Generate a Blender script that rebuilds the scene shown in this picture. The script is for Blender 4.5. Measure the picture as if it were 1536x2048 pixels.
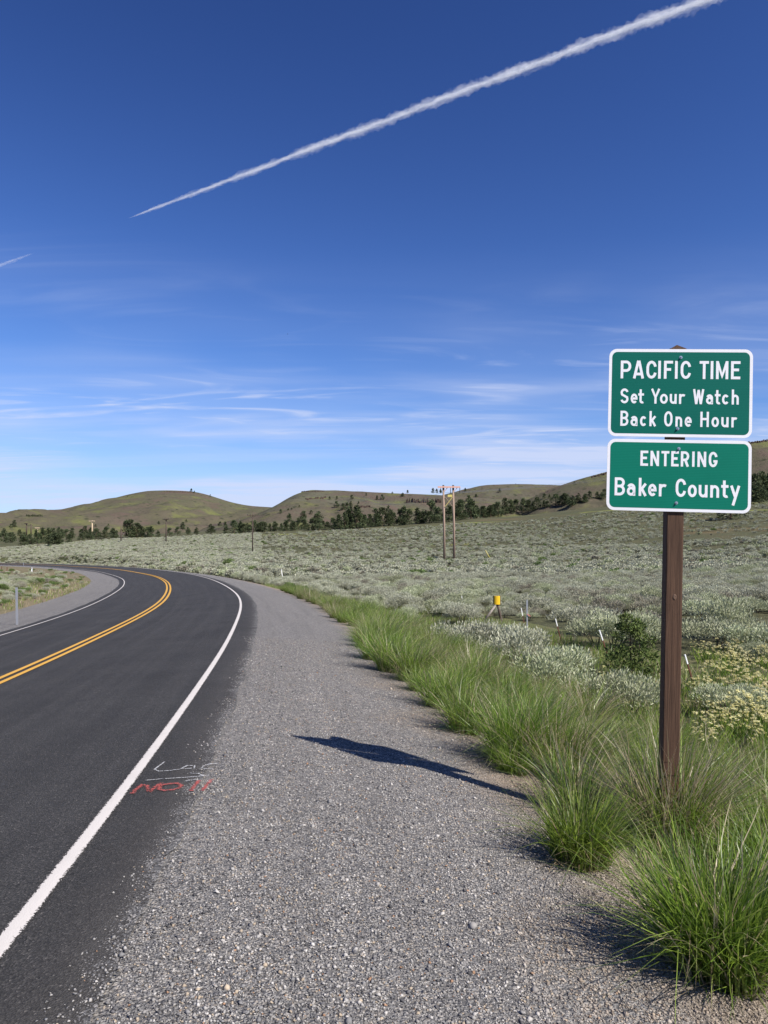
import bpy, math, random
import numpy as np
from mathutils import Vector, Matrix

R_ = math.radians
scene = bpy.context.scene
for o in list(bpy.data.objects):
    bpy.data.objects.remove(o, do_unlink=True)
COL = scene.collection
rng = np.random.default_rng(11)
random.seed(5)

# ------------------------------------------------------------------ camera
EYE = 1.704
FPX = 1539.0            # focal length in photo pixels (photo 1536 x 2048)
HOR = 1080.0            # row of the level horizon in the photo
PITCH = math.atan((HOR - 1024.0) / FPX)
cam = bpy.data.cameras.new('camera')
cam.sensor_fit = 'VERTICAL'
cam.sensor_height = 36.0
cam.lens = 36.0 * FPX / 2048.0
cam.clip_start = 0.05
cam.clip_end = 120000.0
cam_o = bpy.data.objects.new('camera', cam)
cam_o.location = (0, 0, EYE)
cam_o.rotation_euler = (math.pi / 2 + PITCH, 0, 0)
COL.objects.link(cam_o)
scene.camera = cam_o

# ------------------------------------------------------------------ sun + sky
SUN_DIR = Vector((-0.786, 0.62, -1.0)).normalized()      # way the light travels
sun_el = math.asin(-SUN_DIR.z)
sun_az = math.atan2(-SUN_DIR.x, -SUN_DIR.y)
sun = bpy.data.lights.new('sun', 'SUN')
sun.energy = 5.0
sun.angle = R_(0.5)
sun.color = (1.0, 0.945, 0.865)
sun_o = bpy.data.objects.new('sun', sun)
sun_o.rotation_euler = SUN_DIR.to_track_quat('-Z', 'Y').to_euler()
sun_o.location = (40, -30, 60)
COL.objects.link(sun_o)

world = bpy.data.worlds.new('World')
scene.world = world
world.use_nodes = True
wt = world.node_tree
wt.nodes.clear()


def wn(t, **k):
    n = wt.nodes.new(t)
    for a, b in k.items():
        setattr(n, a, b)
    return n


def wl(a, b):
    wt.links.new(a, b)


def wmath(op, a, b=None, c=None):
    n = wn('ShaderNodeMath', operation=op)
    for i, v in enumerate((a, b, c)):
        if v is None:
            continue
        if isinstance(v, (int, float)):
            n.inputs[i].default_value = v
        else:
            wl(v, n.inputs[i])
    return n.outputs[0]


sky = wn('ShaderNodeTexSky', sky_type='NISHITA', sun_disc=False)
sky.sun_elevation = sun_el
sky.sun_rotation = sun_az
sky.altitude = 1200
sky.air_density = 1.0
sky.dust_density = 0.6
sky.ozone_density = 2.5


def wvec(op, a, b):
    n = wn('ShaderNodeVectorMath', operation=op)
    for i, v in enumerate((a, b)):
        if isinstance(v, tuple):
            n.inputs[i].default_value = v
        else:
            wl(v, n.inputs[i])
    return n.outputs[0]


# the phone's contrasty blue: one response curve for the whole sky
gam = wn('ShaderNodeGamma')
gam.inputs['Gamma'].default_value = 1.75
wl(wvec('MULTIPLY', sky.outputs[0], (0.095, 0.095, 0.095)), gam.inputs['Color'])
skyv = wvec('MULTIPLY', gam.outputs[0], (2.8, 2.9, 3.55))
skyv = wvec('DIVIDE', skyv, wvec('ADD', wvec('MULTIPLY', skyv, (1.2, 0.75, 0.42)), (1.0, 1.0, 1.0)))
skyv = wvec('MULTIPLY', skyv, (12.2, 12.2, 12.2))
tc = wn('ShaderNodeTexCoord')
sep = wn('ShaderNodeSeparateXYZ')
wl(tc.outputs['Generated'], sep.inputs[0])
zc = wmath('MAXIMUM', sep.outputs[2], 0.01)
zz = wmath('ADD', zc, 0.06)
cx_ = wmath('DIVIDE', sep.outputs[0], zz)
cy_ = wmath('DIVIDE', sep.outputs[1], zz)
comb = wn('ShaderNodeCombineXYZ')
wl(cx_, comb.inputs[0])
wl(cy_, comb.inputs[1])


def cirrus(scale, rot, sx, sy, det, dist, lo, hi, off):
    mp = wn('ShaderNodeMapping')
    mp.inputs['Location'].default_value = off
    mp.inputs['Rotation'].default_value = (0, 0, rot)
    mp.inputs['Scale'].default_value = (sx, sy, 1)
    wl(comb.outputs[0], mp.inputs[0])
    nz = wn('ShaderNodeTexNoise')
    nz.inputs['Scale'].default_value = scale
    nz.inputs['Detail'].default_value = det
    nz.inputs['Roughness'].default_value = 0.5
    nz.inputs['Distortion'].default_value = dist
    wl(mp.outputs[0], nz.inputs['Vector'])
    mr = wn('ShaderNodeMapRange', interpolation_type='SMOOTHSTEP')
    mr.inputs['From Min'].default_value = lo
    mr.inputs['From Max'].default_value = hi
    wl(nz.outputs[0], mr.inputs['Value'])
    return mr.outputs[0]


c1 = cirrus(0.55, R_(14), 0.8, 2.4, 5, 0.6, 0.42, 0.86, (3.1, 1.2, 0))
c2 = cirrus(1.5, R_(-24), 0.55, 1.7, 6, 2.6, 0.47, 0.86, (7.7, 4.1, 0))
c3 = cirrus(0.32, R_(5), 1.0, 1.3, 3, 0.0, 0.36, 0.62, (1.7, 9.4, 0))
wisp = wmath('MULTIPLY', wmath('ADD', wmath('MULTIPLY', c1, 0.95), wmath('MULTIPLY', c2, 0.85)), c3)
c4 = cirrus(0.9, R_(3), 0.35, 1.6, 5, 0.3, 0.42, 0.70, (5.2, 2.6, 0))
veil = wmath('ADD', wmath('ADD', wmath('MULTIPLY', c3, 0.16), wmath('MULTIPLY', c4, 0.16)), wisp)
# cirrus lies in a far sheet: seen mostly at low angles, the zenith stays clear
lowm = wn('ShaderNodeMapRange', interpolation_type='SMOOTHSTEP')
lowm.inputs['From Min'].default_value = 0.37
lowm.inputs['From Max'].default_value = 0.13
lowm.inputs['To Min'].default_value = 0.0
lowm.inputs['To Max'].default_value = 1.0
wl(sep.outputs[2], lowm.inputs['Value'])
mask = wmath('MULTIPLY', veil, lowm.outputs[0])
hz = wn('ShaderNodeMapRange', interpolation_type='SMOOTHSTEP')
hz.inputs['From Min'].default_value = 0.17
hz.inputs['From Max'].default_value = 0.02
wl(sep.outputs[2], hz.inputs['Value'])
mask = wmath('ADD', mask, wmath('MULTIPLY', hz.outputs[0], wmath('ADD', wmath('MULTIPLY', c3, 0.45), 0.22)))
mask = wmath('MINIMUM', mask, 0.85)
mixc = wn('ShaderNodeMix', data_type='RGBA')
wl(mask, mixc.inputs['Factor'])
wl(skyv, mixc.inputs['A'])
mixc.inputs['B'].default_value = (7.7, 8.6, 11.4, 1)
bg = wn('ShaderNodeBackground')
bg.inputs['Strength'].default_value = 0.0575
wl(mixc.outputs['Result'], bg.inputs['Color'])
wo = wn('ShaderNodeOutputWorld')
wl(bg.outputs[0], wo.inputs[0])

scene.view_settings.view_transform = 'Standard'
scene.view_settings.look = 'None'
scene.view_settings.gamma = 1.0
scene.view_settings.exposure = 0.55
scene.view_settings.use_curve_mapping = False
scene.cycles.max_bounces = 6
scene.cycles.transparent_max_bounces = 16
scene.cycles.volume_bounces = 3

# ------------------------------------------------------------------ helpers


def tag(o, label=None, cat=None, group=None, kind=None):
    if label:
        o['label'] = label
    if cat:
        o['category'] = cat
    if group:
        o['group'] = group
    if kind:
        o['kind'] = kind
    return o


def link(o, parent=None):
    COL.objects.link(o)
    if parent is not None:
        o.parent = parent
    return o


def empty(name, loc=(0, 0, 0), rot=(0, 0, 0)):
    o = bpy.data.objects.new(name, None)
    o.location = loc
    o.rotation_euler = rot
    o.empty_display_size = 0.1
    return link(o)


def mesh_np(name, V, F, mats=(), smooth=False, color=None, mat_idx=None, attrs=None):
    """V (n,3); F list of (m,k) int arrays; color (n,3) per-vertex."""
    me = bpy.data.meshes.new(name)
    V = np.asarray(V, np.float32)
    if isinstance(F, np.ndarray):
        F = [F]
    F = [np.asarray(f, np.int32) for f in F if len(f)]
    nl = sum(f.size for f in F)
    nf = sum(len(f) for f in F)
    me.vertices.add(len(V))
    me.vertices.foreach_set('co', V.ravel())
    me.loops.add(nl)
    me.loops.foreach_set('vertex_index', np.concatenate([f.ravel() for f in F]))
    me.polygons.add(nf)
    starts = []
    p = 0
    for f in F:
        starts.append(p + np.arange(len(f)) * f.shape[1])
        p += f.size
    me.polygons.foreach_set('loop_start', np.concatenate(starts).astype(np.int32))
    for m in mats:
        me.materials.append(m)
    if mat_idx is not None:
        me.polygons.foreach_set('material_index', np.asarray(mat_idx, np.int32))
    me.update(calc_edges=True)
    if smooth:
        me.polygons.foreach_set('use_smooth', np.ones(nf, bool))
    if color is not None:
        a = me.color_attributes.new('col', 'FLOAT_COLOR', 'POINT')
        c4 = np.ones((len(V), 4), np.float32)
        c4[:, :3] = color
        a.data.foreach_set('color', c4.ravel())
    if attrs:
        for k, v in attrs.items():
            a = me.attributes.new(k, 'FLOAT', 'POINT')
            a.data.foreach_set('value', np.asarray(v, np.float32))
    me.validate()
    return me


def mobj(name, me, parent=None, loc=None, rot=None, scale=None):
    o = bpy.data.objects.new(name, me)
    if loc is not None:
        o.location = loc
    if rot is not None:
        o.rotation_euler = rot
    if scale is not None:
        o.scale = scale
    return link(o, parent)


class MB:
    """collects simple solids into one mesh"""

    def __init__(self):
        self.v, self.f, self.m = [], [], []

    def add(self, vs, fs, m=0):
        b = len(self.v)
        self.v += [tuple(p) for p in vs]
        self.f += [tuple(i + b for i in q) for q in fs]
        self.m += [m] * len(fs)

    def box(self, c, s, rot=None, m=0):
        h = [x / 2 for x in s]
        P = [Vector((a * h[0], b * h[1], d * h[2])) for d in (-1, 1) for b in (-1, 1) for a in (-1, 1)]
        if rot is not None:
            P = [rot @ p for p in P]
        P = [p + Vector(c) for p in P]
        self.add(P, [(0, 2, 3, 1), (4, 5, 7, 6), (0, 1, 5, 4), (2, 6, 7, 3), (0, 4, 6, 2), (1, 3, 7, 5)], m)

    def tube(self, pts, rad, n=8, m=0, cap=True):
        pts = [Vector(p) for p in pts]
        if not isinstance(rad, (list, tuple)):
            rad = [rad] * len(pts)
        rings = []
        for i, p in enumerate(pts):
            a = pts[max(i - 1, 0)]
            b = pts[min(i + 1, len(pts) - 1)]
            q = (b - a).normalized().to_track_quat('Z', 'Y')
            rings.append([p + q @ Vector((math.cos(t) * rad[i], math.sin(t) * rad[i], 0))
                          for t in [2 * math.pi * k / n for k in range(n)]])
        vs = [v for r in rings for v in r]
        fs = []
        for i in range(len(pts) - 1):
            for k in range(n):
                k2 = (k + 1) % n
                fs.append((i * n + k, i * n + k2, (i + 1) * n + k2, (i + 1) * n + k))
        if cap:
            fs.append(tuple(reversed(range(n))))
            fs.append(tuple(range((len(pts) - 1) * n, len(pts) * n)))
        self.add(vs, fs, m)

    def mesh(self, name, mats, smooth=False):
        me = bpy.data.meshes.new(name)
        me.from_pydata(self.v, [], self.f)
        for q in (mats if isinstance(mats, (list, tuple)) else [mats]):
            me.materials.append(q)
        me.polygons.foreach_set('material_index', self.m)
        if smooth:
            me.polygons.foreach_set('use_smooth', [True] * len(self.f))
        me.update()
        return me

    def build(self, name, mats, parent=None, smooth=False):
        return mobj(name, self.mesh(name, mats, smooth), parent)


# value noise -----------------------------------------------------------
_perm = np.random.default_rng(3).random((257, 257)).astype(np.float64)


def vnoise(x, y):
    x = np.asarray(x, float)
    y = np.asarray(y, float)
    xi = np.floor(x).astype(int)
    yi = np.floor(y).astype(int)
    fx = x - xi
    fy = y - yi
    fx = fx * fx * (3 - 2 * fx)
    fy = fy * fy * (3 - 2 * fy)
    a = _perm[xi % 256, yi % 256]
    b = _perm[(xi + 1) % 256, yi % 256]
    c = _perm[xi % 256, (yi + 1) % 256]
    d = _perm[(xi + 1) % 256, (yi + 1) % 256]
    return (a * (1 - fx) + b * fx) * (1 - fy) + (c * (1 - fx) + d * fx) * fy


def fbm(x, y, o=4):
    s = 0
    a = 0.5
    for k in range(o):
        s = s + a * (vnoise(x * 2 ** k + 17 * k, y * 2 ** k + 31 * k) - 0.5) * 2
        a *= 0.5
    return s


def sstep(a, b, x):
    t = np.clip((np.asarray(x, float) - a) / (b - a), 0, 1)
    return t * t * (3 - 2 * t)


# ------------------------------------------------------------------ materials
def newmat(name):
    m = bpy.data.materials.new(name)
    m.use_nodes = True
    nt = m.node_tree
    nt.nodes.clear()
    return m, nt


class NT:
    def __init__(self, name):
        self.m, self.t = newmat(name)
        self.out = self.n('ShaderNodeOutputMaterial')

    def n(self, t, **k):
        x = self.t.nodes.new(t)
        for a, b in k.items():
            if a == 'inp':
                for q, v in b.items():
                    if hasattr(v, 'is_output'):
                        self.t.links.new(v, x.inputs[q])
                    else:
                        x.inputs[q].default_value = v
            else:
                setattr(x, a, b)
        return x

    def l(self, a, b):
        self.t.links.new(a, b)

    def coord(self, kind='Object', scale=(1, 1, 1), rot=(0, 0, 0)):
        c = self.n('ShaderNodeTexCoord')
        return self.n('ShaderNodeMapping', inp={'Vector': c.outputs[kind], 'Scale': scale, 'Rotation': rot}).outputs[0]

    def noise(self, vec, scale, det=4, rough=0.55, dist=0.0):
        return self.n('ShaderNodeTexNoise', inp={'Vector': vec, 'Scale': scale, 'Detail': det, 'Roughness': rough,
                                                'Distortion': dist}).outputs[0]

    def ramp(self, fac, stops, interp='LINEAR'):
        r = self.n('ShaderNodeValToRGB', inp={0: fac})
        cr = r.color_ramp
        cr.interpolation = interp
        while len(cr.elements) < len(stops):
            cr.elements.new(0.5)
        for e, (p, c) in zip(cr.elements, stops):
            e.position = p
            e.color = (c[0], c[1], c[2], 1)
        return r.outputs[0]

    def mix(self, fac, a, b, mode='MIX'):
        x = self.n('ShaderNodeMix', data_type='RGBA', blend_type=mode)
        for k, v in (('Factor', fac), ('A', a), ('B', b)):
            if hasattr(v, 'is_output'):
                self.l(v, x.inputs[k])
            elif k == 'Factor':
                x.inputs[k].default_value = v
            else:
                x.inputs[k].default_value = (v[0], v[1], v[2], 1)
        return x.outputs['Result']

    def math(self, op, a, b=None):
        x = self.n('ShaderNodeMath', operation=op)
        for i, v in enumerate((a, b)):
            if v is None:
                continue
            if hasattr(v, 'is_output'):
                self.l(v, x.inputs[i])
            else:
                x.inputs[i].default_value = v
        return x.outputs[0]

    def mrange(self, v, a, b, c=0.0, d=1.0):
        return self.n('ShaderNodeMapRange', interpolation_type='SMOOTHSTEP',
                      inp={'Value': v, 'From Min': a, 'From Max': b, 'To Min': c, 'To Max': d}).outputs[0]

    def bump(self, h, strength=0.5, dist=0.01):
        return self.n('ShaderNodeBump', inp={'Height': h, 'Strength': strength, 'Distance': dist}).outputs[0]

    def bsdf(self, color, rough=0.8, normal=None, spec=0.3, metal=0.0, alpha=None):
        b = self.n('ShaderNodeBsdfPrincipled')
        for k, v in (('Base Color', color), ('Roughness', rough), ('Specular IOR Level', spec), ('Metallic', metal),
                     ('Alpha', alpha), ('Normal', normal)):
            if v is None:
                continue
            if hasattr(v, 'is_output'):
                self.l(v, b.inputs[k])
            elif k == 'Base Color':
                b.inputs[k].default_value = (v[0], v[1], v[2], 1)
            else:
                b.inputs[k].default_value = v
        return b.outputs[0]

    def done(self, s):
        self.l(s, self.out.inputs[0])
        return self.m


def simple(name, c, rough=0.7, spec=0.3, metal=0.0, var=0.15, scale=8, bump=0.0):
    t = NT(name)
    v = t.coord()
    n = t.noise(v, scale, 4)
    col = t.mix(n, [x * (1 - var) for x in c], [min(1, x * (1 + var)) for x in c])
    return t.done(t.bsdf(col, rough, t.bump(n, bump, 0.01) if bump else None, spec, metal))


def leafmat(name, trans=0.3, rough=0.55, spec=0.25):
    t = NT(name)
    a = t.n('ShaderNodeAttribute', attribute_name='col').outputs[0]
    oi = t.n('ShaderNodeObjectInfo').outputs['Random']
    h = t.n('ShaderNodeHueSaturation', inp={'Color': a, 'Value': t.math('ADD', t.math('MULTIPLY', oi, 0.3), 0.85),
                                           'Hue': t.math('ADD', t.math('MULTIPLY', oi, 0.016), 0.492)})
    p = t.bsdf(h.outputs[0], rough, None, spec)
    tr = t.n('ShaderNodeBsdfTranslucent', inp={'Color': h.outputs[0]}).outputs[0]
    m = t.n('ShaderNodeMixShader', inp={0: trans, 1: p, 2: tr})
    return t.done(m.outputs[0])


M_GRASS = leafmat('grass_blades', 0.42, 0.38, 0.5)
M_SAGE = leafmat('sage_leaves', 0.14, 0.8, 0.1)
M_NEEDLE = leafmat('conifer_foliage', 0.1, 0.7, 0.15)
M_FLOWER = leafmat('cream_flowers', 0.25, 0.7, 0.1)
M_STONE = None


def m_asphalt():
    t = NT('asphalt')
    v = t.coord()
    d = t.n('ShaderNodeAttribute', attribute_name='d').outputs['Fac']
    s = t.n('ShaderNodeAttribute', attribute_name='s').outputs['Fac']
    big = t.noise(v, 0.7, 5, 0.6)
    fine = t.n('ShaderNodeTexVoronoi', inp={'Vector': v, 'Scale': 120.0})
    grain = t.noise(v, 260, 2, 0.6)
    base = t.ramp(big, [(0.3, (0.034, 0.0327, 0.0317)), (0.7, (0.050, 0.048, 0.046))])
    # wheel paths, polished a little paler, run along the lane
    cmb = t.n('ShaderNodeCombineXYZ', inp={0: t.math('MULTIPLY', d, 1.6), 1: t.math('MULTIPLY', s, 0.03)}).outputs[0]
    streak = t.noise(cmb, 2.2, 4, 0.5)
    base = t.mix(t.mrange(streak, 0.4, 0.7, 0, 0.35), base, (0.074, 0.071, 0.068))
    wear = t.noise(v, 2.4, 6, 0.7)
    base = t.mix(t.mrange(wear, 0.52, 0.72, 0, 0.35), base, (0.030, 0.029, 0.029))
    wob = t.n('ShaderNodeVectorMath', operation='ADD', inp={0: v})
    nv_ = t.n('ShaderNodeTexNoise', inp={'Vector': v, 'Scale': 1.3, 'Detail': 5.0}).outputs['Color']
    t.l(nv_, wob.inputs[1])
    ck = t.n('ShaderNodeTexVoronoi', feature='DISTANCE_TO_EDGE', inp={'Vector': wob.outputs[0], 'Scale': 0.11}).outputs['Distance']
    base = t.mix(t.mrange(ck, 0.0003, 0.0012, 0.5, 0.0), base, (0.016, 0.016, 0.016))
    sp = t.ramp(fine.outputs['Color'], [(0.0, (0.35, 0.35, 0.35)), (0.65, (1.0, 1.0, 1.0)), (0.88, (1.7, 1.65, 1.6)), (1.0, (4.0, 3.8, 3.6))])
    base = t.mix(1.0, base, sp, 'MULTIPLY')
    # browner, dustier band near the outer edge of the paving, loose grit at the very edge
    dn = t.math('ADD', d, t.math('MULTIPLY', t.math('SUBTRACT', t.noise(v, 3.0, 5, 0.65), 0.5), 0.5))
    dust = t.mrange(dn, 0.0, 0.7, 0, 0.45)
    base = t.mix(dust, base, (0.082, 0.073, 0.064))
    grit = t.n('ShaderNodeTexVoronoi', inp={'Vector': v, 'Scale': 75.0})
    gm = t.math('LESS_THAN', grit.outputs['Distance'], t.mrange(dn, 0.26, 0.70, 0.0, 0.8))
    gcol = t.ramp(grit.outputs['Color'], [(0.1, (0.06, 0.06, 0.06)), (0.6, (0.16, 0.155, 0.15)), (1.0, (0.32, 0.30, 0.28))])
    base = t.mix(gm, base, gcol)
    hgt = t.math('ADD', fine.outputs['Distance'], t.math('MULTIPLY', grain, 0.6))
    return t.done(t.bsdf(base, 0.85, t.bump(hgt, 0.9, 0.006), 0.25))


def m_gravel():
    t = NT('gravel')
    v = t.coord()
    d = t.n('ShaderNodeAttribute', attribute_name='d').outputs['Fac']
    a = t.n('ShaderNodeTexVoronoi', inp={'Vector': v, 'Scale': 62.0})
    b = t.n('ShaderNodeTexVoronoi', inp={'Vector': v, 'Scale': 130.0})
    big = t.noise(v, 1.1, 5, 0.6)
    stops = [(0.0, (0.045, 0.045, 0.052)), (0.25, (0.11, 0.11, 0.115)), (0.5, (0.19, 0.185, 0.18)),
             (0.75, (0.30, 0.29, 0.275)), (0.90, (0.40, 0.34, 0.27)), (1.0, (0.48, 0.46, 0.44))]
    s1 = t.n('ShaderNodeSeparateColor', inp={0: a.outputs['Color']}).outputs[0]
    s2 = t.n('ShaderNodeSeparateColor', inp={0: b.outputs['Color']}).outputs[1]
    col = t.mix(0.45, t.ramp(s1, stops), t.ramp(s2, stops))
    gap = t.mrange(a.outputs['Distance'], 0.35, 0.75, 0, 0.55)
    col = t.mix(gap, col, (0.06, 0.057, 0.054))
    col = t.mix(t.mrange(big, 0.35, 0.7, 0, 0.35), col, (0.20, 0.19, 0.18))
    mid = t.noise(v, 17, 4, 0.75)
    col = t.mix(1.0, col, t.ramp(mid, [(0.3, (0.62, 0.62, 0.62)), (0.5, (1.0, 1.0, 1.0)), (0.7, (1.45, 1.43, 1.40))]), 'MULTIPLY')
    s_ = t.n('ShaderNodeAttribute', attribute_name='s').outputs['Fac']
    trk = t.noise(t.n('ShaderNodeCombineXYZ', inp={0: t.math('MULTIPLY', d, 1.9), 1: t.math('MULTIPLY', s_, 0.06)}).outputs[0], 2.0, 5, 0.6)
    col = t.mix(t.mrange(trk, 0.45, 0.72, 0, 0.4), col, (0.115, 0.110, 0.105))
    # dusty tan soil towards the grass
    dn = t.math('ADD', d, t.math('MULTIPLY', t.math('SUBTRACT', t.noise(v, 1.6, 5, 0.65), 0.5), 1.6))
    col = t.mix(t.mrange(dn, 2.6, 3.4, 0, 0.75), col, t.mix(s2, (0.22, 0.17, 0.125), (0.34, 0.27, 0.20)))
    h = t.math('ADD', t.math('MULTIPLY', a.outputs['Distance'], -1.0), t.math('MULTIPLY', b.outputs['Distance'], -0.4))
    return t.done(t.bsdf(col, 0.9, t.bump(h, 1.0, 0.012), 0.2))


def m_soil():
    t = NT('verge_soil')
    v = t.coord()
    n = t.noise(v, 0.9, 6, 0.6)
    f = t.noise(v, 14, 5, 0.65)
    col = t.ramp(n, [(0.25, (0.15, 0.115, 0.075)), (0.45, (0.10, 0.105, 0.045)), (0.7, (0.07, 0.10, 0.028))])
    col = t.mix(t.mrange(f, 0.4, 0.75, 0, 0.6), col, (0.17, 0.15, 0.085))
    return t.done(t.bsdf(col, 0.95, t.bump(f, 0.8, 0.04), 0.1))


def m_bank():
    t = NT('bank_soil')
    v = t.coord()
    n = t.noise(v, 0.35, 6, 0.65)
    f = t.noise(v, 7, 5, 0.7)
    col = t.ramp(n, [(0.3, (0.20, 0.155, 0.10)), (0.5, (0.16, 0.135, 0.08)), (0.7, (0.11, 0.115, 0.05))])
    col = t.mix(t.mrange(f, 0.45, 0.75, 0, 0.6), col, (0.27, 0.215, 0.145))
    return t.done(t.bsdf(col, 0.95, t.bump(f, 0.9, 0.08), 0.1))


def m_field():
    t = NT('field_ground')
    v = t.coord()
    big = t.noise(v, 0.012, 6, 0.6)
    mid = t.noise(v, 0.07, 6, 0.65)
    fine = t.noise(v, 1.3, 6, 0.7)
    st = t.noise(t.coord(scale=(0.012, 0.055, 0.05)), 1.0, 5, 0.6, 0.4)
    col = t.ramp(mid, [(0.25, (0.07, 0.075, 0.04)), (0.5, (0.105, 0.105, 0.06)), (0.75, (0.13, 0.105, 0.062))])
    col = t.mix(t.mrange(st, 0.60, 0.70, 0, 0.85), col, (0.34, 0.36, 0.09))       # yellow-green flower drifts
    col = t.mix(t.mrange(big, 0.58, 0.7, 0, 0.7), col, (0.20, 0.135, 0.075))
    col = t.mix(t.mrange(fine, 0.35, 0.7, 0, 0.7), col, (0.055, 0.06, 0.035))
    return t.done(t.bsdf(col, 0.95, t.bump(fine, 0.9, 0.4), 0.05))


def m_hill(name, a, b, c, sc=1.0):
    t = NT(name)
    v = t.coord()
    n1 = t.noise(v, 0.006 * sc, 6, 0.62, 0.5)
    n2 = t.noise(v, 0.022 * sc, 6, 0.65)
    n3 = t.noise(v, 0.22 * sc, 5, 0.7)
    n4 = t.noise(v, 0.05 * sc, 5, 0.7)
    col = t.ramp(n1, [(0.30, a), (0.50, b), (0.70, c)])
    col = t.mix(t.mrange(n2, 0.50, 0.66, 0, 0.8), col, (0.130, 0.138, 0.050))
    col = t.mix(t.mrange(n2, 0.48, 0.34, 0, 0.85), col, (0.112, 0.082, 0.066))
    col = t.mix(t.mrange(n4, 0.56, 0.66, 0, 0.55), col, (0.062, 0.058, 0.042))
    col = t.mix(t.mrange(n3, 0.54, 0.70, 0, 0.7), col, (0.042, 0.045, 0.026))
    # far brush, too small to pick apart
    vo = t.n('ShaderNodeTexVoronoi', inp={'Vector': v, 'Scale': 0.085})
    rnd = t.n('ShaderNodeSeparateColor', inp={0: vo.outputs['Color']}).outputs[0]
    dots = t.math('MULTIPLY', t.mrange(vo.outputs['Distance'], 0.30, 0.16, 0, 0.85), t.math('GREATER_THAN', t.math('ADD', rnd, t.math('MULTIPLY', n2, 0.8)), 0.98))
    col = t.mix(dots, col, (0.040, 0.045, 0.026))
    geo = t.n('ShaderNodeNewGeometry')
    sz = t.n('ShaderNodeSeparateXYZ', inp={0: geo.outputs['Normal']}).outputs[2]
    col = t.mix(t.mrange(sz, 0.86, 0.70, 0, 0.75), col, (0.115, 0.085, 0.066))      # bare rocky steeps
    return t.done(t.bsdf(col, 0.95, t.bump(n3, 0.8, 2.0), 0.05))


def m_paint(name, c, worn=0.35):
    t = NT(name)
    v = t.coord()
    n = t.noise(v, 40, 5, 0.7)
    g = t.n('ShaderNodeTexVoronoi', inp={'Vector': v, 'Scale': 110.0}).outputs['Distance']
    e = t.n('ShaderNodeAttribute', attribute_name='e').outputs['Fac']     # 0 middle .. 1 edge of the stripe
    dirt = t.noise(v, 5, 5, 0.65)
    col = t.mix(t.mrange(dirt, 0.45, 0.8, 0, 0.35), c, [x * 0.72 for x in c])
    hole = t.math('ADD', t.math('MULTIPLY', e, worn), t.math('ADD', t.math('MULTIPLY', n, 0.5), t.math('MULTIPLY', g, 0.35)))
    al = t.mrange(hole, 0.80, 0.86, 1.0, 0.0)
    return t.done(t.bsdf(col, 0.7, t.bump(g, 0.35, 0.004), 0.25, alpha=al))


def m_spray(name, c, cut):
    t = NT(name)
    v = t.coord()
    g = t.n('ShaderNodeTexVoronoi', inp={'Vector': v, 'Scale': 110.0}).outputs['Distance']
    n = t.noise(v, 35, 5, 0.7)
    e = t.n('ShaderNodeAttribute', attribute_name='e').outputs['Fac']
    hole = t.math('ADD', t.math('MULTIPLY', t.math('POWER', e, 2.0), 0.4), t.math('ADD', t.math('MULTIPLY', n, 0.6), t.math('MULTIPLY', g, 0.35)))
    al = t.mrange(hole, cut, cut + 0.14, 0.85, 0.0)
    return t.done(t.bsdf(c, 0.8, t.bump(g, 0.4, 0.004), 0.15, alpha=al))


def m_wood(name, a, b, sc=1.0, rough=0.8):
    t = NT(name)
    v = t.coord(scale=(sc * 30, sc * 30, sc * 1.3))
    n = t.noise(v, 1.6, 6, 0.65, 0.6)
    w = t.noise(t.coord(scale=(sc * 90, sc * 90, sc * 2.2)), 1.5, 4, 0.6)
    crack = t.noise(t.coord(scale=(sc * 70, sc * 70, sc * 0.9)), 1.0, 3, 0.5, 0.3)
    col = t.ramp(n, [(0.28, a), (0.72, b)])
    col = t.mix(t.mrange(w, 0.45, 0.75, 0, 0.55), col, [x * 0.45 for x in a])
    cm = t.mrange(crack, 0.70, 0.73, 0, 0.9)
    col = t.mix(cm, col, [x * 0.15 for x in a])
    h = t.math('SUBTRACT', t.math('ADD', n, t.math('MULTIPLY', w, 0.6)), cm)
    return t.done(t.bsdf(col, rough, t.bump(h, 0.6, 0.006), 0.25))


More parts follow.
